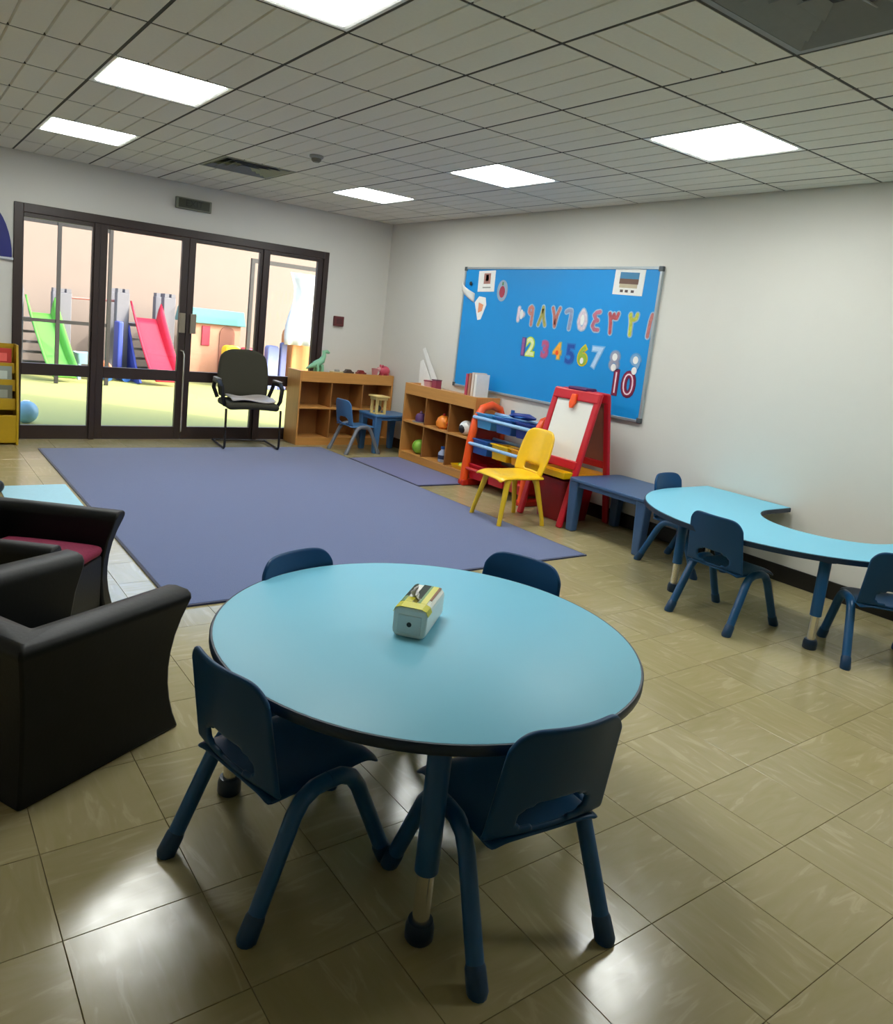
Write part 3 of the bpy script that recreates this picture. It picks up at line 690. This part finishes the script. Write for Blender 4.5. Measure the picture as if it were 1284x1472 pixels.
panel('whiteboard', mat('whiteboard', (226, 226, 218), .25, var=.01), .50, .955, -EW+.03, EW-.03, fx, 0, .012)
panel('rear_board', mat('chalk_brown', (150, 96, 78), .6), .50, .955, -EW+.03, EW-.03, bx, 0, .012)
panel('top_bar', M_RED, .95, 1.035, -EW-.02, EW+.02, fx, 0, .045, .012); panel('top_bar', M_RED, .95, 1.035, -EW-.02, EW+.02, bx, 0, .045, .012)
panel('board_rail', M_RED, .44, .505, -EW, EW, fx, -.004, .04, .008); panel('board_rail', M_RED, .44, .50, -EW, EW, bx, .004, .03, .008)
MB().box(-.06, .06, -.10, .10, 1.03, 1.055).ob('hinge_cap', mat('easel_purple', (88, 34, 90), .4), t, bevel=.01)
MB().rings([[(fx(z)-.03+dx, y, z) for dx, y in ((-.012, -w_), (.012, -w_), (.012, w_), (-.012, w_))] for z, w_ in ((.89, .012), (.93, .03), (1.0, .024))]).ob('clip', M_ORANGE, t, bevel=.005)
MB().rings([[(-.272+x, y, z) for x, y in ((-dx*.7, -dy), (dx*.7, -dy), (dx*.7, dy), (-dx*.7, dy))] for dx, dy, z in ((.055, .225, .375), (.065, .235, .425), (.058, .228, .425), (.05, .22, .385))]).ob('tray', M_YEL, t, bevel=.004)
MB().box(-.26, .20, -.20, .20, .385, .40).ob('cross_shelf', mat('tray_orange', (236, 160, 20), .4), t)
t = thing('storage_bin', 'deep red plastic storage bin on the floor under the easel', 'bin', (2.315, 1.86, 0))
MB().rings([[(x, y, z) for x, y in rrect(w_, d_, .03, 4)] for w_, d_, z in ((.30, .28, .0008), (.36, .33, .33), (.345, .315, .33), (.285, .265, .012))]).ob('bin', mat('deep_red', (150, 10, 22), .4), t, True)
MB().rings([[(x, y, z) for x, y in rrect(w_, d_, .03, 4)] for w_, d_, z in ((.36, .33, .315), (.385, .355, .318), (.385, .355, .335), (.36, .33, .337))], loop=True).ob('rim', mat('deep_red', (150, 10, 22), .4), t)

# ------------------------------------------------------------------ orange bin organiser
t = thing('bin_rack', 'orange framed toy bin rack between the cubby shelf and the easel', 'rack', (2.44, 2.62, 0))
M_RAIL = mat('rail_pale_blue', (150, 190, 226), .35)
for y in (-.40, .40):
    p = [(-.235, y, .03), (-.225, y, .20), (-.205, y, .40), (-.17, y, .60), (-.10, y, .715), (.0, y, .745), (.10, y, .71), (.15, y, .60), (.155, y, .30), (.155, y, .03)]
    MB().tube(p, .038, 10).ob('side_frame', M_ORANGE, t, True)
    MB().box(-.27, .18, y-.04, y+.04, .0008, .055).ob('base_foot', mat('foot_red', (196, 40, 24), .4), t, bevel=.012)
    MB().box(-.17, .13, y-.012, y+.012, .10, .60).ob('side_panel', mat('panel_red', (190, 44, 20), .4), t)
for x, z in ((-.195, .635), (-.225, .395), (-.235, .165), (.06, .665), (.06, .43), (.06, .20)):
    MB().tube([(x, -.40, z), (x, .40, z)], .016, 8).ob('rail', M_RAIL if z > .3 else MATS['foot_red'], t, True)
def rack_bin(label, y, z, m, x=2.44-.075):
    b = thing('toy_bin', label, 'bin', (x, y, z), 0, 'toy bins in the orange rack')
    b.rotation_euler = (0, .10, 0)
    R = [[(px, py, zz) for px, py in rrect(w_, d_, .02, 3)] for w_, d_, zz in ((.19, .19, -.11), (.225, .225, .02), (.215, .215, .02), (.18, .18, -.10))]
    MB().rings(R).ob('tub', m, b, True)
    MB().rings([[(px, py, zz) for px, py in rrect(w_, d_, .02, 3)] for w_, d_, zz in ((.224, .224, .012), (.25, .245, .014), (.25, .245, .024), (.224, .224, .026))], loop=True).ob('rim', m, b)
    return b
M_CYAN = mat('cyan_blue_plastic', (70, 150, 200), .35); M_NB = mat('deep_blue_plastic', (28, 50, 130), .35)
for y, m, lb in ((2.89, M_CYAN, 'light blue bin in the top row of the orange rack, by the cubby shelf'), (2.62, M_BLUE, 'blue bin in the middle of the orange rack top row'), (2.36, M_NB, 'dark blue bin in the top row of the orange rack, by the easel')): rack_bin(lb, y, .645, m)
for y, m, lb in ((2.89, M_BLUE, 'blue bin in the second row of the orange rack, by the cubby shelf'), (2.62, M_YEL, 'yellow bin in the middle of the orange rack second row'), (2.36, MATS['tray_orange'], 'orange yellow bin in the second row of the rack, by the easel')): rack_bin(lb, y, .41, m, 2.44-.09)
for y, lb in ((2.89, 'red bin in the bottom row of the orange rack, by the cubby shelf'), (2.62, 'red bin in the middle of the orange rack bottom row'), (2.36, 'red bin in the bottom row of the orange rack, by the easel')): rack_bin(lb, y, .178, M_RED, 2.44-.10)
t = toy('toy_plane', 'dark blue toy plane on the top row of bins in the orange rack', (2.42, 2.55, .676), .3)
MB().tube([(0, -.12, .03), (0, -.05, .035), (0, .10, .03), (0, .14, .025)], [.01, .03, .025, .01], 10).ob('body', M_NB, t, True); MB().box(-.11, .11, -.03, .03, .026, .034).ob('wing', M_BLUE, t, bevel=.003); MB().box(-.04, .04, .10, .13, .028, .034).box(-.003, .003, .10, .135, .03, .075).ob('tail', M_BLUE, t)

# ------------------------------------------------------------------ notice board and what is pinned on it
BY0, BY1, BZ0, BZ1 = 1.455, 3.875, .835, 2.02
t = thing('notice_board', 'large bright blue notice board in an aluminium frame on the right wall', 'notice board', (XR, (BY0+BY1)/2, (BZ0+BZ1)/2))
bw, bh = (BY1-BY0)/2, (BZ1-BZ0)/2
MB().box(-.018, -.0005, -bw+.02, bw-.02, -bh+.02, bh-.02).ob('panel', mat('board_blue', (0, 142, 216), .5, var=.03, scale=5), t)
m = MB().box(-.026, -.0005, -bw, -bw+.022, -bh, bh).box(-.026, -.0005, bw-.022, bw, -bh, bh).box(-.026, -.0005, -bw+.022, bw-.022, -bh, -bh+.022).box(-.026, -.0005, -bw+.022, bw-.022, bh-.022, bh)
m.ob('frame', mat('aluminium', (180, 190, 195), .35, metal=.6), t, bevel=.003)
for y in (-bw, bw-.035):
    for z in (-bh, bh-.035): MB().box(-.029, -.0003, y-.002, y+.037, z-.002, z+.037).ob('corner_cap', mat('corner_grey', (78, 86, 90), .5), t, bevel=.004)
XB = XR-.0185
def sheet(name, label, y, z, w, h, rot=0, out=None, m=M_PAPER, cat='paper'):
    t = thing(name, label, cat, (XB, y, z)); t.rotation_euler = (rot, 0, 0)
    MB().prism(out or [(-w/2, -h/2), (w/2, -h/2), (w/2, h/2), (-w/2, h/2)], -.003, -.0004, lambda u, v, q: (q, -u, v)).ob('sheet', m, t)
    return t
def patch(t, name, y, z, w, h, m, out=None):
    MB().prism([(u+y, v+z) for u, v in (out or [(-w/2, -h/2), (w/2, -h/2), (w/2, h/2), (-w/2, h/2)])], -.0042, -.0031, lambda u, v, q: (q, -u, v)).ob(name, m, t)
t = sheet('picture_sheet', 'white sheet with a brown and blue picture in the board corner farthest from the doors', 1.765, 1.90, .30, .20, .03)
patch(t, 'sky_print', 0, .05, .19, .05, mat('print_blue', (70, 130, 170), .7)); patch(t, 'brown_print', 0, .005, .19, .04, mat('print_brown', (110, 84, 72), .7)); patch(t, 'cream_print', 0, -.03, .18, .03, mat('print_cream', (190, 178, 150), .7))
for dy in (-.06, -.01, .05): patch(t, 'figure_print', dy, -.07, .03, .02, mat('print_dark', (86, 74, 74), .7))
t = sheet('picture_sheet', 'white sheet with a small red and brown picture on the upper left of the board', 3.52, 1.885, .25, .20, -.03)
patch(t, 'picture', .01, .025, .10, .10, mat('print_tan', (170, 120, 110), .7)); patch(t, 'figure_print', .01, .03, .045, .06, mat('print_wine', (120, 60, 60), .7)); patch(t, 'caption', .01, -.06, .12, .012, M_GREY)
t = sheet('paper_apple', 'small round paper cutout with a red centre beside the upper left sheet', 3.27, 1.80, 0, 0, 0, circ(1, 18) and [(u*.075, v*.10) for u, v in circ(1, 20)], mat('cut_bluegrey', (150, 170, 190), .8), 'cutout')
patch(t, 'red_heart', 0, -.01, 0, 0, mat('print_red', (170, 60, 80), .7), [(u*.04, v*.055) for u, v in circ(1, 14)]); patch(t, 'leaf', .0, .065, .02, .03, mat('print_green', (80, 130, 80), .7))
t = sheet('paper_cone', 'white paper cutout with an orange patch on the left of the board', 3.575, 1.63, 0, 0, 0, [(-.02, -.12), (.03, -.11), (.09, .03), (.07, .10), (-.03, .11), (-.09, .05)])
patch(t, 'orange_patch', .005, .0, 0, 0, mat('print_orange', (226, 150, 110), .7), [(-.03, -.05), (.03, -.03), (.045, .03), (-.03, .05)])
t = thing('curled_paper', 'curled white paper strip with a black dot at the left edge of the board', 'paper', (XB, 3.80, 1.77))
MB().grid(lambda u, v: (-.002-.05*math.sin(u*PI)*(.5+.5*v), .10-.22*u, .07-.12*u+(v-.5)*.09), 8, 3).ob('strip', M_PAPER, t, True, solid=.001)
MB().ball((-.012, -.05, .09), .006, .02, .02).ob('black_dot', M_BLACK, t, True)
# Arabic numerals, cut from patterned card, first row; strokes in units of the digit height
AR = {'1': [[(.1,.5),(.03,.2),(-.02,-.5)]],
 '2': [[(-.22,.42),(-.16,.24),(0,.2),(.16,.28),(.2,.46)], [(-.2,.45),(-.12,.0),(-.1,-.5)]],
 '3': [[(-.28,.42),(-.2,.24),(-.08,.22),(-.01,.40),(.06,.22),(.18,.22),(.26,.44)], [(-.26,.42),(-.16,.0),(-.12,-.5)]],
 '4': [[(.2,.46),(-.02,.42),(-.16,.28),(.0,.08),(.12,.04),(-.1,-.02),(-.2,-.24),(-.04,-.42),(.2,-.42)]],
 '5': [[(0,.46),(.16,.24),(.24,-.1),(.14,-.38),(0,-.44),(-.14,-.38),(-.24,-.1),(-.16,.24),(0,.46)]],
 '6': [[(-.2,.34),(-.02,.42),(.16,.40),(.17,.1),(.12,-.5)]],
 '7': [[(-.26,.48),(-.1,.1),(0,-.46),(.1,.1),(.26,.48)]],
 '8': [[(-.26,-.46),(-.1,-.06),(0,.48),(.1,-.06),(.26,-.46)]],
 '9': [[(.12,.12),(-.02,.08),(-.14,.18),(-.12,.38),(.02,.46),(.14,.36),(.13,.0),(.12,-.5)]],
 '10': [[(-.32,.45),(-.34,.0),(-.36,-.45)], [(.12,.06),(.22,0),(.12,-.08),(.02,0),(.12,.06)]]}
RIB = [0]
def ribbon(mb, pts, r, x0, x1):
    # a flat stroke of even width: one quad per segment and a disc per joint
    for k in range(len(pts)-1):
        a, b = Vector((*pts[k], 0)), Vector((*pts[k+1], 0)); d = (b-a).normalized(); nn = Vector((-d.y, d.x, 0))*r
        q = [a+nn, a-nn, b-nn, b+nn]
        mb.prism([(p.x, p.y) for p in q], x0, x1, lambda u, v, w: (w, -u, v))
    for k, p in enumerate(pts[:-1] if pts[0] == pts[-1] else pts):
        RIB[0] = (RIB[0]+1) % 17; e = .00006+.00002*RIB[0]
        mb.prism([(p[0]+r*u, p[1]+r*v) for u, v in circ(1, 8)], x0-e, x1+.0001, lambda u, v, w: (w, -u, v))
ROW = [('10', 2.96, (225, 205, 215), 'ten'), ('9', 2.84, (196, 130, 120), 'nine'), ('8', 2.685, (170, 165, 90), 'eight'), ('7', 2.52, (190, 120, 110), 'seven'), ('6', 2.365, (140, 150, 180), 'six'), ('5', 2.20, (215, 200, 210), 'five'), ('4', 2.05, (186, 110, 130), 'four'), ('3', 1.865, (186, 90, 96), 'three'), ('2', 1.665, (190, 196, 80), 'two'), ('1', 1.505, (186, 116, 110), 'one')]
M_EDGE = mat('cut_edge_pale', (150, 184, 210), .8)
for k, (d, y, c_, nm) in enumerate(ROW):
    t = thing('paper_numeral', 'patterned paper Arabic numeral %s in the upper row on the blue board' % nm, 'numeral', (XB, y, 1.595-.002*k), 0, 'Arabic numerals on the notice board')
    S = .165 if d != '10' else .12
    mb = MB(); [ribbon(mb, [(a*S, b*S) for a, b in s_], .026, -.0025, -.0005) for s_ in AR[d]]; mb.ob('border', M_EDGE, t)
    mb = MB(); [ribbon(mb, [(a*S, b*S) for a, b in s_], .015, -.0040, -.0027) for s_ in AR[d]]; mb.ob('face', mat('numeral_%s' % nm, c_, .8, var=.35, scale=45), t)
    if d in ('5', '10'):
        MB().prism([(u*.022, v*.045) for u, v in circ(1, 12)], -.0052, -.0043, lambda u, v, w: (w, -u, v)).ob('white_spot', M_PAPER, t)
LAT = [('1', 2.885, 1.30, (92, 84, 150), (150, 90, 150), .20), ('2', 2.79, 1.305, (196, 226, 70), (226, 236, 180), .21), ('3', 2.60, 1.30, (150, 110, 170), (190, 90, 130), .19), ('4', 2.445, 1.30, (150, 170, 130), (246, 170, 60), .18), ('5', 2.29, 1.285, (40, 120, 200), (30, 84, 170), .22), ('6', 2.145, 1.285, (214, 190, 30), (150, 180, 60), .21), ('7', 1.99, 1.283, (120, 180, 225), (176, 206, 235), .23), ('8', 1.795, 1.275, (110, 150, 190), (150, 150, 170), .20), ('9', 1.585, 1.27, (90, 150, 200), (120, 165, 205), .20), ('10', 1.69, 1.105, (104, 24, 66), (140, 30, 70), .26)]
WORD = dict(zip('1 2 3 4 5 6 7 8 9 10'.split(), 'one two three four five six seven eight nine ten'.split()))
for d, y, z, c1_, c2_, sz in LAT:
    t = thing('paper_number', 'coloured paper number %s %s on the blue board' % (WORD[d], 'below the lower row' if d == '10' else 'in the lower row'), 'number', (XB, y, z), 0, 'paper numbers on the notice board')
    put_text(d, sz, .0008, mat('num_border_'+d, c1_, .7), t, Matrix.Translation((-.0017, 0, 0)) @ RR, .017, 'border')
    put_text(d, sz, .0007, mat('num_face_'+d, c2_, .7, var=.2, scale=40), t, Matrix.Translation((-.0040, 0, 0)) @ RR, .006, 'face')
    if d in '89':
        for dz in (.038, -.045): MB().prism([(u*.026, v*.030+dz) for u, v in circ(1, 14)], -.0062, -.005, lambda u, v, w: (w, -u, v)).ob('white_spot', M_PAPER, t)
    if d == '6': MB().prism([(u*.02, v*.026-.035) for u, v in circ(1, 14)], -.0062, -.005, lambda u, v, w: (w, -u, v)).ob('white_spot', M_PAPER, t)
    if d == '4': MB().prism([(u*.018, v*.022-.01) for u, v in circ(1, 14)], -.0062, -.005, lambda u, v, w: (w, -u, v)).ob('orange_spot', M_ORANGE, t)
    if d == '10':
        put_text(d, sz, .0004, mat('num_ten_inner', (238, 214, 222), .7), t, Matrix.Translation((-.0055, 0, 0)) @ RR, -.006, 'inner')

# ------------------------------------------------------------------ yellow book display at the left edge
t = thing('book_display', 'yellow tiered book display against the back wall, cut by the left photo edge', 'shelf', (-1.50, 5.05, 0))
MYL = mat('mustard', (182, 146, 6), .45)
for x in (-.345, .325): MB().prism([(-.005, .0008), (.26, .0008), (.26, .86), (.10, .86), (-.005, .30)], x, x+.02, lambda u, v, w: (w, u, v)).ob('side_panel', MYL, t, bevel=.004)
for y, z0, z1 in ((0, .02, .26), (.05, .30, .40), (.09, .46, .56), (.13, .61, .70)):
    MB().box(-.325, .325, y, y+.012, z0, z1).ob('front_lip', MYL, t, bevel=.003); MB().box(-.325, .325, y+.012, y+.055, z0, z0+.012).ob('shelf_board', MYL, t)
MB().box(-.325, .325, .245, .258, .02, .86).ob('back_panel', MYL, t)
cols = [((150, 60, 30), 'dark orange'), ((206, 120, 90), 'salmon'), ((110, 112, 96), 'grey green'), ((188, 150, 30), 'mustard'), ((120, 70, 40), 'brown'), ((150, 160, 150), 'pale grey'), ((222, 150, 120), 'peach'), ((80, 110, 96), 'dull green'), ((196, 60, 50), 'red')]
k = 0
for r, (y, z) in enumerate(((.027, .0325), (.077, .3125), (.117, .4725), (.157, .6225))):
    for q, x in enumerate((-.21, 0, .21)):
        if r == 0: continue
        c_, nm = cols[k % 9]
        b = thing('book', '%s book standing in %s tier of the yellow display, %s' % (nm, ('', 'the lowest', 'the middle', 'the top')[r], ('far end', 'middle place', 'end by the doors')[q]), 'book', (-1.50+x, 5.05+y, z), 0, 'books in the yellow display')
        MB().box(-.09, .09, 0, .003, 0, .20).box(-.09, .09, .014, .017, 0, .20).box(-.092, -.089, 0, .017, 0, .20).ob('cover', mat('dbook%d' % k, c_, .5), b); MB().box(-.088, .086, .003, .014, .003, .196).ob('pages', M_PAPER, b)
        MB().box(-.055, .055, -.0012, -.0002, .09, .16).ob('cover_picture', mat('dpic%d' % k, tuple(min(255, v+50) for v in c_), .6), b)
        k += 1

# ------------------------------------------------------------------ outside the doors
M_TURF = mat('artificial_turf', (147, 146, 82), .9, var=.12, scale=60, bump=.3)
M_OUT = mat('outside_wall', (121, 107, 97), .9, var=.04, scale=3)
struct(MB().box(-14, 20, YB+.2, 30, -.15, -.005).ob('ground', M_TURF))
struct(MB().box(GX0-.3, GX1+.3, YB+.0, YB+.5, -.12, -.003).ob('trim_2', mat('threshold', (141, 134, 122), .7)))
struct(MB().box(-14, 20, 12.6, 12.9, -.01, 3.6).ob('wall_outside', M_OUT))
M_TOWER = mat('tower_grey', (97, 96, 102), .6)
def slide_tower(label, loc, c, name, side, tall, width):
    t = thing('slide_tower', label, 'slide', loc)
    for x in (-width/2-.13, width/2+.13):
        for y in (0, .5):
            MB().box(x-.10, x+.10, y-.09, y+.09, -.004, tall).ob('tower_post', M_TOWER, t, bevel=.01)
            for dx in (-.055, .055): MB().box(x+dx-.035, x+dx+.035, y-.09, y+.09, tall, tall+.06).ob('battlement', M_TOWER, t)
    MB().box(-width/2-.06, width/2+.06, -.05, .55, tall*.62, tall*.62+.05).ob('platform', M_TOWER, t)
    for k in range(4): MB().box(-width/2-.06+.02, width/2+.04, .60+.06*(3-k), .66+.06*(3-k), .1+.17*k, .14+.17*k).ob('step', M_TOWER, t)
    mc = mat(name, c, .5)
    def chute(u, v):
        x = (u-.5)*2; z = tall*.68*(1-v)**1.25+.06+.02*v; y = -.05-1.0*v
        edge = .17*max(0, (abs(x)-.72)/.28)**.7*(1.6-1.0*v)
        return (x*width/2+side*v, y, z+edge)
    MB().grid(chute, 14, 12).ob('chute', mc, t, True, solid=.03)
    return t
s1 = slide_tower('green slide on a grey tower outside the doors', (-.10, 11.2, 0), (84, 150, 52), 'slide_green', .20, 1.32, .42)
MB().box(-.40, -.36, -.25, .3, .0, .75).ob('orange_side', mat('slide_orange', (179, 141, 96), .5), s1, bevel=.01)
s2 = slide_tower('red slide on a grey tower with blue sides outside the doors', (1.50, 11.2, 0), (176, 18, 44), 'slide_red', .12, 1.42, .50)
MB().box(-.50, -.42, -.35, -.05, -.004, .95).ob('blue_side', mat('slide_blue', (50, 67, 149), .5), s2, bevel=.02); MB().prism([(-.06, .90), (-.30, .60), (-.62, .26), (-.95, .03), (-.80, -.004), (-.06, -.004)], -.285, -.255, lambda u, v, w: (w, u, v)).ob('blue_side', mat('slide_blue', (50, 67, 149), .5), s2)
MB().tube([(-1.15, .15, 1.25), (-.38, .15, 1.27)], .02, 8).ob('bridge_bar', mat('bar_pink', (160, 96, 88), .5), s2, True)
t = thing('playhouse', 'peach playhouse with a teal roof outside the right hand door', 'playhouse', (2.78, 11.3, -.004))
MB().box(-.45, .45, -.02, .7, 0, 1.06).ob('walls', mat('house_peach', (179, 131, 103), .7), t)
MB().rings([[(x, y, z) for x, y in ((-w_, -.1), (w_, -.1), (w_, .78), (-w_, .78))] for w_, z in ((.52, 1.04), (.47, 1.30))]).ob('roof', mat('house_teal', (88, 141, 138), .6), t, bevel=.01)
MB().box(-.27, -.12, -.045, -.02, .65, 1.0).ob('shutter', mat('house_red', (169, 35, 58), .5), t, bevel=.01)
MB().prism([(.06, 0), (.34, 0), (.34, .85)] + circ(.14, 9, (.20, .88), 0, PI, True) + [(.06, .85)], -.04, -.018, lambda u, v, w: (u, w, v)).ob('doorway', mat('house_brown', (131, 82, 62), .6), t)
def cube_toy(name, label, loc, m, w, h):
    t = thing(name, label, 'toy', loc)
    MB().prism(rrect(w, h, w*.28, 5, (0, h/2)), -w*.4, w*.4, lambda u, v, q: (u, q, v)).ob('body', m, t, bevel=.02)
    MB().box(-w*.5-.015, w*.5+.015, -w*.4-.015, w*.4+.015, 0, .06).ob('base', m, t, bevel=.01)
cube_toy('play_block', 'yellow plastic play block outside the doors, above the office chair back', (2.80, 10.55, -.004), M_YEL, .28, .72)
cube_toy('play_block', 'red plastic play block outside next to the yellow one', (3.16, 10.6, -.004), mat('block_red', (169, 50, 65), .45), .34, .70)
cube_toy('play_block', 'lavender blue plastic play block outside the right side window', (3.53, 10.5, -.004), mat('block_lav', (111, 122, 168), .5), .22, .78)
cube_toy('play_block', 'tall dark lavender block outside the right side window', (3.725, 10.45, -.004), mat('block_lav2', (88, 94, 141), .5), .12, .85)
cube_toy('play_block', 'orange plastic play block outside the right side window', (4.16, 10.6, -.004), mat('block_orange', (184, 118, 65), .5), .62, 1.15)
t = thing('ride_on_toy', 'orange and blue ride on toy on the turf between the two slides', 'toy', (.95, 10.7, -.004))
MB().prism([(-.2, .1), (.2, .1), (.22, .22), (.05, .2), (-.05, .2), (-.15, .33), (-.22, .3)], -.08, .08, lambda u, v, w: (u, w, v)).ob('body', mat('ride_orange', (169, 96, 65), .5), t, bevel=.02)
for x in (-.14, .14):
    for y in (-.09, .09): MB().lathe([(.07, -.02), (.07, .02)], 14, m=Matrix.Translation((x, y, .07)) @ Matrix.Rotation(PI/2, 4, 'X')).ob('wheel', M_BLUE, t, True)
t = thing('water_table', 'pale blue plastic water table outside beside the green slide', 'toy', (.50, 10.8, -.004))
MB().rings([[(x, y, z) for x, y in rrect(w_, d_, .04, 4)] for w_, d_, z in ((.26, .3, .25), (.32, .36, .42), (.29, .33, .42), (.24, .28, .28))]).ob('basin', mat('water_blue', (126, 160, 176), .4), t, True)
for x in (-.1, .1):
    for y in (-.12, .12): MB().box(x-.02, x+.02, y-.02, y+.02, 0, .26).ob('leg', mat('water_blue', (126, 160, 176), .4), t)
t = thing('turf_ball', 'pale blue ball on the turf just outside the left side window', 'ball', (-.93, 6.3, .11))
MB().ball((0, 0, 0), .115).ob('ball', mat('ball_cyan', (111, 153, 173), .4), t, True); MB().lathe([(.03, .108), (.03, .1165)], 14).ob('valve_disc', M_WHITE, t, True)
M_GATE = mat('gate_steel', (24, 21, 21), .5)
t = thing('steel_gate', 'thin dark steel gate frame outside the left side window', 'gate', (.12, 10.0, -.004))
for x in (-.68, -.165, .53): MB().box(x-.025, x+.025, -.03, .03, 0, 2.32).ob('post', M_GATE, t)
MB().box(-.655, .505, -.02, .02, 2.26, 2.32).ob('top_bar', M_GATE, t); MB().box(-.655, .505, -.02, .02, .88, .93).ob('mid_bar', M_GATE, t)
t = thing('steel_gate', 'thin dark steel gate frame outside the right side window', 'gate', (3.55, 10.2, -.004))
for x in (-.60, .62): MB().box(x-.03, x+.03, -.03, .03, 0, 2.22).ob('post', M_GATE, t)
MB().box(-.57, .59, -.02, .02, 2.15, 2.22).ob('top_bar', M_GATE, t)
o = MB().grid(lambda u, v: (3.62+.52*u+.25*v*(1-v)+.06*math.sin(6*v), 10.15+.05*math.sin(16*u+3*v), 2.08-1.25*v), 18, 12).ob('white_sheet', mat('white_cloth', (183, 183, 183), .9), None, True, solid=.006)
props(o, 'white cloth sheet hanging from the steel gate outside the right side window', 'cloth')
